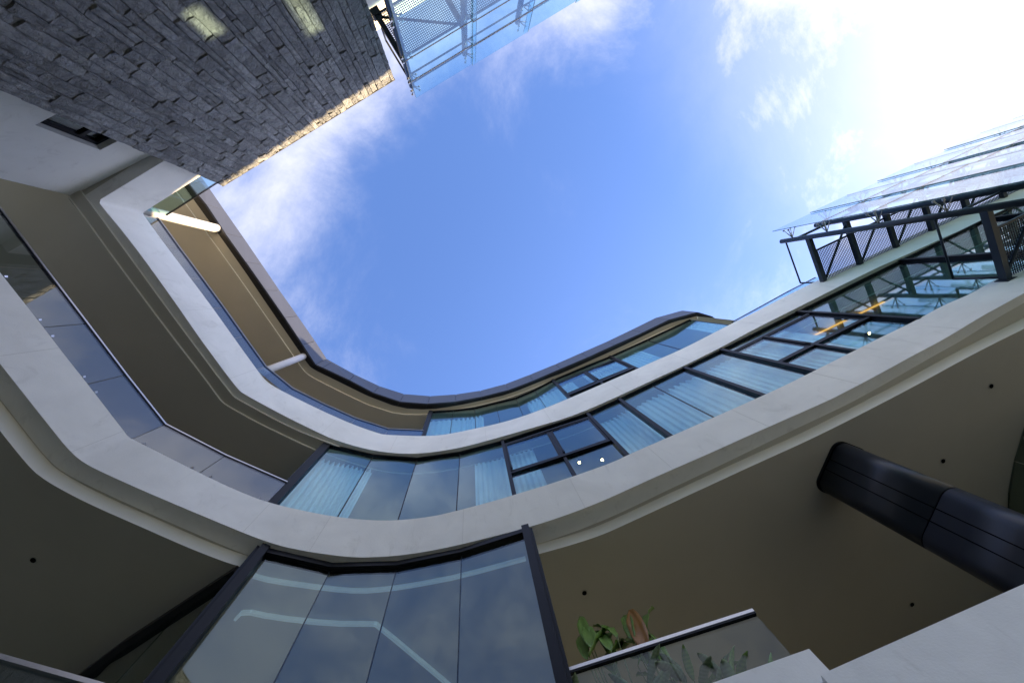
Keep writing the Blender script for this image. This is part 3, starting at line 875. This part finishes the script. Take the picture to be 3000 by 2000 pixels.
jA = [az(838, 1416), az(662, 1334), az(486, 1243), az(371, 1098), az(254, 949), az(133, 790), az(8, 632), az(-120, 470), az(-260, 300)]
balustrade('glass_balustrade', 'wide glass balustrade with steel clips on the lower balcony opposite the bay', Curve(A1p, HA1, 2, 0.045), jA, HA1 + 0.006, HA1 + 0.80, 1.0, 0.0)
jB = [az(1240, 1262), az(1137, 1259), az(1040, 1228), az(948, 1186), az(854, 1139), az(780, 1072), az(719, 985), az(657, 902), az(591, 817), az(528, 728), az(466, 640)]
balustrade('glass_balustrade', 'narrow dark glass balustrade of the top balcony under the roof', Curve(B1p, HB1, 2, 0.03), jB, HB1 + 0.006, HB1 + 0.50, 1.0, 0.0, clips=False)
tb = Curve(B1p, HB1, 2, 0.04)
jT = [az(430, 616), az(500, 572), az(570, 528), az(640, 484)]
o = thing('glass_balustrade', 'clear glass balustrade with thin dark rail meeting the stone wall', 'balustrade', 'glass balustrades of the building')
for a, b in zip(jT, jT[1:]): pane(tb, a, b, HB1 - 0.1, HB1 + 0.72, o, 'screen', gap=0.004)
m = MB()
for a, b in zip(jT, jT[1:]): m.tube(tb.at(a, HB1 + 0.74), tb.at(b, HB1 + 0.74), 0.022, 8)
m.build('handrail', 'frame', o)
tr = Curve(B1p, HB1, 2, 0.55)
jR = [az(2128, 942), az(2212, 900), az(2300, 856), az(2390, 813)]
o = thing('glass_balustrade', 'low clear glass balustrade with thin rail on the terrace beside the walkway', 'balustrade', 'glass balustrades of the building')
for a, b in zip(jR, jR[1:]): pane(tr, b, a, HB1 - 0.3, HB1 + 0.98, o, 'screen', gap=0.004)
m = MB()
for a, b in zip(jR, jR[1:]): m.bar(tr.at(a, HB1 + 1.0), tr.at(b, HB1 + 1.0), 0.03, 0.03)
m.build('handrail', 'frame', o)

# ------------------------------------------------------------------ columns
def pole(label, px, py, r):
    o = thing('round_column', label, 'column', 'round balcony columns')
    p = P(px, py, HC0); q = p.copy(); q.z = HB1 - 0.25 + CAMZ
    o.location = (0, 0, 0)
    m = MB(); m.tube(q, p + Vector((0, 0, 0.0)), r, 32); m.build('shaft', 'pole', o, True)
    m = MB(); m.tube(p - Vector((0, 0, 0.03)), p + Vector((0, 0, 0.01)), r * 1.04, 32); m.build('collar', 'pole', o, True)
    m = MB(); m.tube(q, q + Vector((0, 0, 0.02)), r * 1.5, 32); m.build('base_plate', 'pole', o, True)
    return o
pole('pale round column catching the sun near the stone wall', 634, 669, 0.125)
pole('pale round column in shade at the bend of the balcony', 888, 1044, 0.10)

bc = thing('black_column', 'thick black rounded column with panel seams under the dark ceiling', 'column')
pa, pb = P(2448, 1296, HAS), P(2392, 1420, HAS)
ax = (pb - pa); ax.z = 0; wid = ax.length + 0.10; ax.normalize()
ay = Vector((-ax.y, ax.x, 0))
if ay.dot(pa) < 0: ay = -ay
cen = (pa + pb) / 2 + ay * 0.27
def rrect(hw, hd, r, n=8):
    out = []
    for sx, sy, a0 in ((1, 1, 0), (-1, 1, 90), (-1, -1, 180), (1, -1, 270)):
        for k in range(n + 1):
            a = math.radians(a0 + 90 * k / n); out.append((sx * (hw - r) + r * math.cos(a), sy * (hd - r) + r * math.sin(a)))
    return out
zs = [HAS + CAMZ - 0.05, HAS + CAMZ - 1.62, HAS + CAMZ - 3.2, HAS + CAMZ - 4.8, 0.0]
pts = rrect(wid / 2, 0.30, 0.17)
N_ = len(pts)
for k in range(4):
    z1, z2 = zs[k] - 0.009, zs[k + 1] + 0.009
    # three cladding panels round each drum, split by narrow upright seams
    cuts = [k2 for k2, (x, y) in enumerate(pts)]
    m = MB()
    lo = [cen + ax * x + ay * y for x, y in pts]
    m.hexa([Vector((p.x, p.y, z2)) for p in lo], [Vector((p.x, p.y, z1)) for p in lo])
    m.build('drum', 'column', bc, True)
    for xs in (-0.09, 0.07):
        p = cen + ax * xs - ay * 0.3005
        m = MB(); m.bar(Vector((p.x, p.y, z2)), Vector((p.x, p.y, z1)), 0.012, 0.004, up=ay); m.build('seam', 'hole', bc)
m = MB(); lo = [cen + ax * x * .97 + ay * y * .97 for x, y in pts]
m.hexa([Vector((p.x, p.y, 0)) for p in lo], [Vector((p.x, p.y, HAS + CAMZ)) for p in lo]); m.build('core', 'hole', bc, True)

m = MB(); lo = [cen + ax * x * 1.03 + ay * y * 1.03 for x, y in pts]
m.hexa([Vector((p.x, p.y, HAS + CAMZ - 0.03)) for p in lo], [Vector((p.x, p.y, HAS + CAMZ - 0.001)) for p in lo]); m.build('collar', 'frame', bc, True)
# ------------------------------------------------------------------ lower right: balcony with planting
Dp0, Dp1 = P(2436, 1960, 3.12), P(3000, 1709, 3.12)
low = thing('balcony_ledge', 'pale concrete balcony ledge stepping up beside the planted box', 'ledge')
dd = (Dp1 - Dp0); dd.z = 0; dd.normalize(); dn = Vector((-dd.y, dd.x, 0))
if dn.dot(Dp0) < 0: dn = -dn
def lbox(p, q, z0_, z1_, depth, name, mat, par):
    a, b = Vector((p.x, p.y, z0_ + CAMZ)), Vector((q.x, q.y, z0_ + CAMZ))
    n = (b - a).cross(Vector((0, 0, 1))).normalized() * depth
    if n.dot(a) < 0: n = -n
    zz = Vector((0, 0, z1_ - z0_)); m = MB()
    m.hexa([a, b, b + zz, a + zz], [a + n, b + n, b + n + zz, a + n + zz]); return m.build(name, mat, par)
lbox(Dp0 - dd * 0.10, Dp1 + dd * 8, 2.2, 3.12, 0.3, 'ledge', 'concrete', low)
Ep1, Ep0 = P(2370, 1899, 3.42), P(2083, 2000, 3.42)
ed = (Ep0 - Ep1).normalized()
lbox(Ep1, Ep1 + ed * 4.2, 2.4, 3.42, 0.2, 'upstand', 'concrete', low)
lbox(Dp0 + dn * 0.3, Dp1 + dd * 8 + dn * 0.3, 2.3, 2.5, 6.0, 'floor', 'floor_in', low)
pl = thing('glass_balustrade', 'glass balustrade with shiny steel rail in front of the planting', 'balustrade', 'glass balustrades of the building')
HR = 4.2
r1, r0_ = P(2208, 1790, HR), P(1660, 1966, HR)
rd = (r0_ - r1).normalized()
jn = (r0_ - r1).length
for k0, k1 in ((0, 1.05), (1.05, jn)):
    lbox(r1 + rd * (k0 + .004), r1 + rd * (k1 - .004), 3.2, HR - 0.02, 0.012, 'pane', 'clear', pl)
m = MB(); m.bar(r1, r0_, 0.045, 0.04); m.build('handrail', 'inox', pl)
m = MB(); m.bar(r1 - Vector((0, 0, .035)), r0_ - Vector((0, 0, .035)), 0.04, 0.025); m.build('rail_channel', 'frame', pl)
for k in (0.05, 1.25):
    p = r1 + rd * k; p = Vector((p.x, p.y, 3.40 + CAMZ)) - dn * 0.02
    m = MB(); m.bar(p, p + Vector((0, 0, 0.16)), 0.04, 0.05); m.build('clip', 'inox', pl)
box = thing('planter_box', 'long dark planter box behind the steel railed glass', 'planter')
lbox(r1 + rd * 0.25 + dn * 0.10, r1 + rd * 2.2 + dn * 0.10, 2.52, 3.25, 0.7, 'box', 'wall_in', box)
lbox(r1 + rd * 0.27 + dn * 0.12, r1 + rd * 2.18 + dn * 0.12, 3.25, 3.28, 0.66, 'soil', 'soil', box)

def leaf_mesh(length, width, bend, fold, mat):
    """one broad leaf: base at origin, runs along +Y, folded along its midrib and bent back"""
    n = 10; m = MB()
    rows = []
    for k in range(n + 1):
        f = k / n
        w = width * 1.52 * ((f + 0.004) ** 0.55) * ((1.002 - f) ** 0.62)
        y = length * f; z = -bend * length * f * f
        wob = 0.05 * width * math.sin(f * 17 + length * 40)
        rows.append([(-w / 2, y, z + fold * w + wob), (-w / 4, y, z + fold * w * .42), (0, y, z), (w / 4, y, z + fold * w * .42), (w / 2, y, z + fold * w - wob)])
    for r in rows: m.v += r
    for k in range(n):
        for i in range(4): m.f.append((k * 5 + i, k * 5 + i + 1, k * 5 + i + 6, k * 5 + i + 5))
    return m
def plant(label, base, leaves, group='leafy plants in the planter'):
    o = thing('leafy_plant', label, 'plant', group, loc=base)
    for (dx, dy, stem_h, length, width, yaw, pitch, bend, mat) in leaves:
        top = Vector((dx, dy, stem_h))
        d = Vector((math.cos(yaw) * math.cos(pitch), math.sin(yaw) * math.cos(pitch), math.sin(pitch)))
        m = MB()
        q0 = Vector((dx * 0.25, dy * 0.25, 0)); mid = (q0 + top) / 2 + Vector((dx, dy, 0)) * 0.12
        m.tube(q0, mid, 0.009, 6, 0.007); m.tube(mid, top, 0.007, 6, 0.005)
        m.build('stem', 'stem', o, True)
        lf = leaf_mesh(length, width, bend, 0.22, mat).build('leaf', mat, o, True)
        side = d.cross(Vector((0, 0, 1)))
        if side.length < 0.05: side = Vector((1, 0, 0))
        side.normalize(); up = side.cross(d).normalized()
        R = Matrix(((side.x, d.x, up.x), (side.y, d.y, up.y), (side.z, d.z, up.z)))
        lf.matrix_local = Matrix.Translation(top) @ R.to_4x4()
        sm = lf.modifiers.new('thickness', 'SOLIDIFY'); sm.thickness = 0.002
    return o
def on_line(k, off, h=3.28):
    p = r1 + rd * k + dn * off
    return Vector((p.x, p.y, h + CAMZ))
def random_leaves(n, hmin, hmax, lmin, lmax, mats, spread=0.16):
    out = []
    for k in range(n):
        yaw = 2 * math.pi * k / n + random.uniform(-.4, .4); rr = random.uniform(0.04, spread)
        out.append((rr * math.cos(yaw), rr * math.sin(yaw), random.uniform(hmin, hmax), random.uniform(lmin, lmax), random.uniform(0.11, 0.17), yaw,
                    random.uniform(0.35, 1.25), random.uniform(0.1, 0.5), random.choice(mats)))
    return out
dyaw = math.atan2(rd.y, rd.x); nyaw = math.atan2(dn.y, dn.x)
def facing_leaves(n, hmin, hmax, lmin, lmax, mats):
    return [(random.uniform(-.2, .2), random.uniform(-.12, .12), random.uniform(hmin, hmax), random.uniform(lmin, lmax), random.uniform(0.19, 0.27),
             nyaw + random.uniform(-.9, .9), random.uniform(0.95, 1.42), random.uniform(0.03, 0.22), random.choice(mats)) for _ in range(n)]
nyaw = math.atan2(dn.y, dn.x)
big_leaves = [(0.02, 0.03, 1.30, 0.98, 0.31, nyaw + .2, 1.30, 0.04, 'leaf'), (-dn.x * 0.17, -dn.y * 0.17, 1.06, 0.85, 0.30, nyaw - .2, 1.40, 0.03, 'leaf_dry'),
              (-0.14, 0.08, 1.15, 0.56, 0.13, nyaw - 1.1, 0.95, 0.05, 'leaf'), (0.16, 0.0, 1.0, 0.85, 0.24, nyaw + .2, 1.35, 0.08, 'leaf'),
              (0.20, 0.06, 1.1, 0.60, 0.17, nyaw + 1.2, 0.95, 0.1, 'leaf'), (0.05, 0.14, 1.0, 0.5, 0.2, nyaw + .7, 1.1, 0.2, 'leaf')]
plant('tallest leafy plant with a dried brown leaf above the rail', on_line(1.18, 0.38), big_leaves + facing_leaves(7, 1.15, 1.5, 0.5, 0.75, ('leaf',)) + random_leaves(4, 0.3, 0.7, 0.3, 0.4, ('leaf', 'leaf_pale')))
plant('broad green plant rising over the rail next to the black mullion', on_line(1.64, 0.36), facing_leaves(11, 1.15, 1.62, 0.55, 0.85, ('leaf',)) + random_leaves(4, 0.2, 0.6, 0.3, 0.4, ('leaf_pale', 'leaf')))
plant('low pale plant pressed against the glass near the mullion', on_line(2.15, 0.30), random_leaves(13, 0.25, 0.8, 0.30, 0.46, ('leaf_pale', 'leaf')))
plant('pale plant behind the glass joint below the brown leaf', on_line(1.42, 0.28), random_leaves(13, 0.2, 0.66, 0.28, 0.42, ('leaf_pale', 'leaf_pale', 'leaf')))
plant('upright pale plant behind the middle of the railed glass', on_line(0.92, 0.32), random_leaves(13, 0.25, 0.7, 0.28, 0.40, ('leaf_pale', 'leaf')))
plant('small bushy plant at the far end of the railed glass', on_line(0.60, 0.32), random_leaves(13, 0.18, 0.58, 0.22, 0.34, ('leaf_pale', 'leaf', 'leaf')))
plant('lowest plant beside the concrete upstand corner', on_line(0.36, 0.34), random_leaves(11, 0.15, 0.48, 0.2, 0.3, ('leaf', 'leaf_pale')))

# lower left rail
lr = thing('glass_balustrade', 'shadowed glass balustrade with steel rail at the lowest balcony', 'balustrade', 'glass balustrades of the building')
q0, q1 = P(-500, 1788, HR), P(300, 2013, HR)
m = MB(); m.bar(q0, q1, 0.055, 0.05); m.build('handrail', 'inox', lr)
lbox(q0, q1, 3.1, HR - 0.02, 0.012, 'pane', 'rail_glass', lr)
lbox(q0, q1, 2.2, 3.2, 0.25, 'ledge', 'concrete', lr)

# ------------------------------------------------------------------ recessed ceiling lamps
def downlight(label, px, py, r=0.035):
    o = thing('recessed_lamp', label, 'lamp', 'recessed ceiling lamps')
    p = P(px, py, HAS - 0.002)
    m = MB()
    n = 20
    for k in range(n):
        a, b = 2 * math.pi * k / n, 2 * math.pi * (k + 1) / n
        c0 = [Vector((math.cos(x), math.sin(x), 0)) for x in (a, b)]
        m.quad(p + c0[0] * r, p + c0[1] * r, p + c0[1] * r * 1.35 - Vector((0, 0, .004)), p + c0[0] * r * 1.35 - Vector((0, 0, .004)))
    m.build('trim_ring', 'soffit', o, True)
    m = MB(); m.tube(p + Vector((0, 0, -0.003)), p + Vector((0, 0, -0.001)), r, 20); m.build('recess', 'hole', o)
    return o
downlight('recessed ceiling lamp near the black mullion above the plants', 1712, 1736)
downlight('recessed ceiling lamp beside the upper edge of the black column', 2763, 1350)
downlight('recessed ceiling lamp between the pale ceiling step and the curved glass', 2904, 1131)
downlight('recessed ceiling lamp under the lower edge of the black column', 2672, 1770)
downlight('recessed ceiling lamp in the darkest ceiling beside the bay', 97, 1640)

# ------------------------------------------------------------------ lit lamps inside the rooms
def spot(label, px, py):
    o = thing('ceiling_spotlight', label, 'lamp', 'lit ceiling spotlights')
    p = P(px, py, HB0 - 0.2)
    m = MB(); m.tube(p + Vector((0, 0, 0.09)), p, 0.035, 14, 0.045); m.build('body', 'frame', o, True)
    m = MB(); m.tube(p - Vector((0, 0, 0.004)), p - Vector((0, 0, 0.012)), 0.030, 14); m.build('lens', 'glow', o)
    return o
spot('lit ceiling spotlight nearer the sheer curtain behind the opening window', 1697, 1354)
spot('lit ceiling spotlight nearer the thick mullion behind the opening window', 1764, 1346)
spot('lit ceiling spotlight behind the far opening window', 2546, 976)
cv = strip([(2380, 985), (2480, 937), (2590, 884)], HB0 - 0.15, 0.018, 'cove_light', 'cove', None)
tag(cv, 'glowing orange strip light inside the far upper room', 'lamp')

# ------------------------------------------------------------------ curtains
def curtain(label, cur, ta, tb, h0, h1, out=0.28, slant=0.0, fold=0.11, gather=0.0, amp=0.055):
    """pleated sheer: runs between two bearings, hangs from a track"""
    w = (cur.at(ta, h1, out) - cur.at(tb, h1, out)).length
    n = max(24, int(w / 0.012)); rows = 8
    k_ = 2 * math.pi / fold
    seed = random.uniform(0, 6)
    m = MB()
    for j in range(rows + 1):
        fz = j / rows
        for i in range(n + 1):
            f = i / n
            g = f + gather * (1 - fz) * math.sin(math.pi * f) * 0.5 + slant * (1 - fz) * (1 - f) * 0.5
            t = ta + (tb - ta) * min(max(g, -0.2), 1.2)
            x = f * w
            a = amp * (0.45 + 0.55 * (1 - fz)) if fz < 0.97 else amp * 0.9
            a *= 0.7 + 0.4 * math.sin(x * 3.1 + seed)
            dep = a * math.sin(k_ * x + 1.1 * math.sin(x * 2.3 + seed) + 0.25 * math.sin(fz * 4 + x * 5))
            dep += 0.012 * math.sin(fz * 9 + x * 7 + seed)
            m.v.append(tuple(cur.at(t, h0 + (h1 - h0) * fz, out + dep)))
    for j in range(rows):
        for i in range(n): m.f.append((j * (n + 1) + i, j * (n + 1) + i + 1, (j + 1) * (n + 1) + i + 1, (j + 1) * (n + 1) + i))
    o = m.build('sheer_curtain', 'curtain', None, True)
    return tag(o, label, 'curtain', 'sheer curtains behind the glass')
HCT, HCB = HB0 - 0.22, HA1 - 0.2
def lerp_t(a, b, k): return a + (b - a) * k
curtain('sheer curtain behind the slanting first pane beside the lower balcony', G_AB, gj['j1'], gj['m0'], HCB, HCT, slant=0.0, gather=-0.25)
curtain('narrow sheer curtain edge just past the first pane joint', G_AB, lerp_t(gj['j1'], gj['j2'], .16), gj['j1'], HCB, HCT, gather=0.3)
curtain('sheer curtain gathered against the near opening window mullion', G_AB, gj['m4'], lerp_t(gj['m4'], gj['j3'], .68), HCB, HCT, gather=0.1)
curtain('short sheer curtain strip inside the near opening window', G_AB, lerp_t(gj['m5'], gj['m4'], .70), lerp_t(gj['m5'], gj['m4'], .99), HCB, HCT)
curtain('sheer curtain in the single pane after the near opening window', G_AB, lerp_t(gj['m6'], gj['m5'], .05), lerp_t(gj['m6'], gj['m5'], .93), HCB, HCT)
curtain('sheer curtain spanning the double pane between thick mullions', G_AB, gj['m8'], gj['m6'], HCB, HCT, fold=0.15)
curtain('sheer curtain in the pane before the far opening window', G_AB, gj['m9'], gj['m8'], HCB, HCT, fold=0.14)
curtain('sheer curtain behind the far opening window', G_AB, lerp_t(gj['m10'], gj['m9'], .35), gj['m9'], HCB, HCT, fold=0.14)
HUT, HUB = HN - 0.12, HN0
curtain('sheer curtain of the top floor beside the balcony end', NG, lerp_t(nj[2], nj[3], .35), nj[0], HUB, HUT, fold=0.15)
curtain('sheer curtain of the top floor before its opening window', NG, nj[6], lerp_t(nj[4], nj[5], .35), HUB, HUT, gather=0.2, fold=0.15)
curtain('sheer curtain at the near side of the top opening window', NG, lerp_t(nj[6], nj[8], .26), nj[6], HUB, HUT)
curtain('sheer curtain across the far sash of the top opening window', NG, nj[8], lerp_t(nj[6], nj[8], .46), HUB, HUT)
curtain('draped sheer curtain right after the top opening window', NG, lerp_t(nj[8], nj[9], .62), nj[8], HUB, HUT, gather=-0.3)
curtain('sheer curtain at the far corner of the top floor', NG, nj[10], lerp_t(nj[9], nj[10], .72), HUB, HUT)

# ------------------------------------------------------------------ glass screens with maintenance walkways
def screen(name, label, org, u, n, bays, pitch, htop, hbot, gl_off, levels, foot, grate_w, rows, overlap, post_r=0.055, first_skip=False, lead=0.0):
    """glass screen hung off a facade. org: foot of the first post's plumb line (plan), u along it, n from facade to courtyard.
    levels: heights of the walkways; foot: depth of the brackets; gl_off: glass in front of the posts; lead: glass before the first post"""
    o = thing(name, label, 'glass screen', 'glass screens with walkways')
    Z = Vector((0, 0, 1))
    def W(s, d, h): 
        p = org + u * s + n * d; return Vector((p.x, p.y, h + CAMZ))
    for k in range(bays + 1):
        s = k * pitch
        m = MB(); m.tube(W(s, 0, hbot), W(s, 0, htop - 0.12), post_r, 16); m.build('post', 'steel', o, True)
        for hl in levels:
            m = MB(); m.bar(W(s, -foot, hl), W(s, -0.03, hl), 0.10, 0.13); m.build('bracket', 'steel', o)
            m = MB(); m.bar(W(s, -foot - 0.05, hl), W(s, -foot + 0.09, hl), 0.19, 0.21); m.build('base_plate', 'steel', o)
            if k < bays:
                m = MB(); m.tube(W(s, -foot + 0.08, hl + 0.02), W(s + pitch, -0.10, hl + 0.02), 0.028, 8); m.build('brace', 'steel', o)
        for hr in rows:
            for sg in (-1, 1):
                base = W(s, post_r, hr)
                tip = W(s + sg * 0.10, gl_off - 0.02, hr + 0.09 * 0)
                for dz in (-0.09, 0.09):
                    t2 = tip + Z * dz
                    m = MB(); m.tube(base, base.lerp(t2, .55), 0.013, 6); m.tube(base.lerp(t2, .55), t2, 0.010, 6); m.tube(t2 - n * 0.03, t2 + n * 0.005, 0.026, 10)
                    m.build('spider_arm', 'inox', o)
    for k in range(bays):
        s = k * pitch
        # grating bars
        for hl in levels:
            gm_ = MB()
            d0, d1 = -foot + 0.02, -foot + grate_w
            x = s + 0.06
            while x < s + pitch - 0.05:
                gm_.bar(W(x, d0, hl + 0.045), W(x, d1, hl + 0.045), 0.013, 0.012); x += 0.042
            y = d0
            while y < d1:
                gm_.bar(W(s + 0.05, y, hl + 0.05), W(s + pitch - 0.05, y, hl + 0.05), 0.013, 0.008); y += 0.042
            g_ = gm_.build('grating', 'steel', o); g_['kind'] = 'stuff'
            m = MB()
            for d_ in (d0, d1): m.bar(W(s + 0.03, d_, hl + 0.045), W(s + pitch - 0.03, d_, hl + 0.045), 0.035, 0.05)
            m.build('grating_frame', 'steel', o)
            m = MB(); m.tube(W(s, -0.02, hl + 0.55), W(s + pitch, -0.02, hl + 0.55), 0.020, 8); m.build('guard_rail', 'steel', o)
        m = MB(); m.tube(W(s, 0, rows[-1]), W(s + pitch, 0, rows[-1]), 0.024, 8); m.build('rail', 'steel', o)
    for hl in levels:                       # guard loop at the end of each walkway
        m = MB(); a, b, c = W(0, 0, hl + 0.85), W(0, -foot + 0.12, hl + 0.85), W(0, -foot + 0.12, hl)
        m.tube(a, b, 0.022, 8); m.tube(b, c, 0.022, 8); m.build('guard_loop', 'steel', o, True)
    cuts = [hbot + 0.1] + [h for h in rows[1:-1]] + [htop]
    cuts = sorted(set(cuts))
    for k in range(bays):
        s0_, s1_ = k * pitch + (lead if k else -lead), (k + 1) * pitch + lead + overlap
        for ci, (ha, hb) in enumerate(zip(cuts, cuts[1:])):
            off = gl_off + (k % 2) * 0.03
            m = MB(); q = [W(s0_, off, ha + .006), W(s1_, off, ha + .006), W(s1_, off, hb - .006), W(s0_, off, hb - .006)]
            m.hexa(q, [p + n * 0.012 for p in q]); m.build('pane', 'screen', o)
            for se in (s0_ - 0.004, s1_ + 0.004):
                m = MB(); m.bar(W(se, off + 0.006, ha + .006), W(se, off + 0.006, hb - .006), 0.007, 0.016, up=n); m.build('pane_edge', 'edge', o)
            if ci:
                m = MB(); m.bar(W(s0_, off + 0.006, ha), W(s1_, off + 0.006, ha), 0.018, 0.011); m.build('joint_seal', 'seal', o)
    return o
# right-hand screen
ur = Vector((0.907, -0.421, 0)); nr = Vector((-0.421, -0.907, 0))
pt = P(2886, 611, 7.1); orgR = Vector((pt.x, pt.y, 0))
screen('glass_screen', 'tall steel and glass screen with mesh walkways on the bright sky side', orgR, ur, nr, 7, 1.08, 12.28, 5.2, 0.34, (7.1, 11.15), 1.38, 0.97, (7.7, 9.1, 10.5, 11.7), 0.10, 0.062, lead=0.06)
# upper screen beside the stone wall
pt = P(1207, 252, 11.38); orgT = Vector((pt.x, pt.y, 0))
screen('glass_screen', 'teal glass screen with mesh walkways above the stone wall corner', orgT, UX, NX, 5, 1.45, 11.5, 4.0, 0.22, (7.0, 10.35), 1.15, 1.0, (8.5, 9.75, 10.65, 11.25), 0.10, 0.066, lead=0.05)


# ------------------------------------------------------------------ unseen wall added behind the roof terrace to keep the low sun off the courtyard
VP = -nr; DW = 7.0
def to_screen(p):
    """where the sunbeam that reaches p passes the roof wall: distance along it and height"""
    k = (DW - p.dot(VP)) / SUN.dot(VP)
    q = p + SUN * k
    return q.dot(ur), q.z
def on_stone(px, py):
    v = ray(px, py); k = (S1.x * sn.x + S1.y * sn.y) / (v.x * sn.x + v.y * sn.y)
    return EYE + v * k
lit = S1.copy(); lit.z -= 0.14
WTOP = to_screen(lit)[1]
rw = thing('roof_wall', 'plain wall with narrow slots set back on the roof terrace', 'wall')
def rwbox(u0, u1, h0, h1):
    a, b = ur * u0 + VP * DW, ur * u1 + VP * DW
    lbox(Vector((a.x, a.y, 0)), Vector((b.x, b.y, 0)), h0 - CAMZ, h1 - CAMZ, 0.06, 'panel', 'plaster', rw)
slots = []  # openings made up to let sun patches fall on the stone wall
for pc, w in (((598, 64), 0.26), ((655, 116), 0.26), ((888, 36), 0.30)):
    c = on_stone(*pc); lo = c.copy(); hi = c.copy(); lo.z -= 0.33 if w < .28 else 0.7; hi.z += 0.30 if w < .28 else 0.55
    uc, _ = to_screen(c); slots.append((uc - w / 2, uc + w / 2, to_screen(lo)[1], to_screen(hi)[1]))
slots.sort()
u = 4.6; z0w = HB1 + CAMZ - 1.0
rwbox(-6.0, 1.0, z0w, WTOP + 1.5)  # raised to put the shaded column and roof corner in shadow
rwbox(1.0, 4.6, z0w, WTOP + 0.45)  # raised to keep sun off the upper band by the stone wall
for (ua, ub, za, zb_) in slots:
    ua = max(ua, u)
    if ua > u: rwbox(u, ua, z0w, WTOP)
    if ub <= ua: continue
    rwbox(ua, ub, z0w, za); rwbox(ua, ub, zb_, WTOP)
    u = ub
rwbox(u, 26.0, z0w, WTOP)
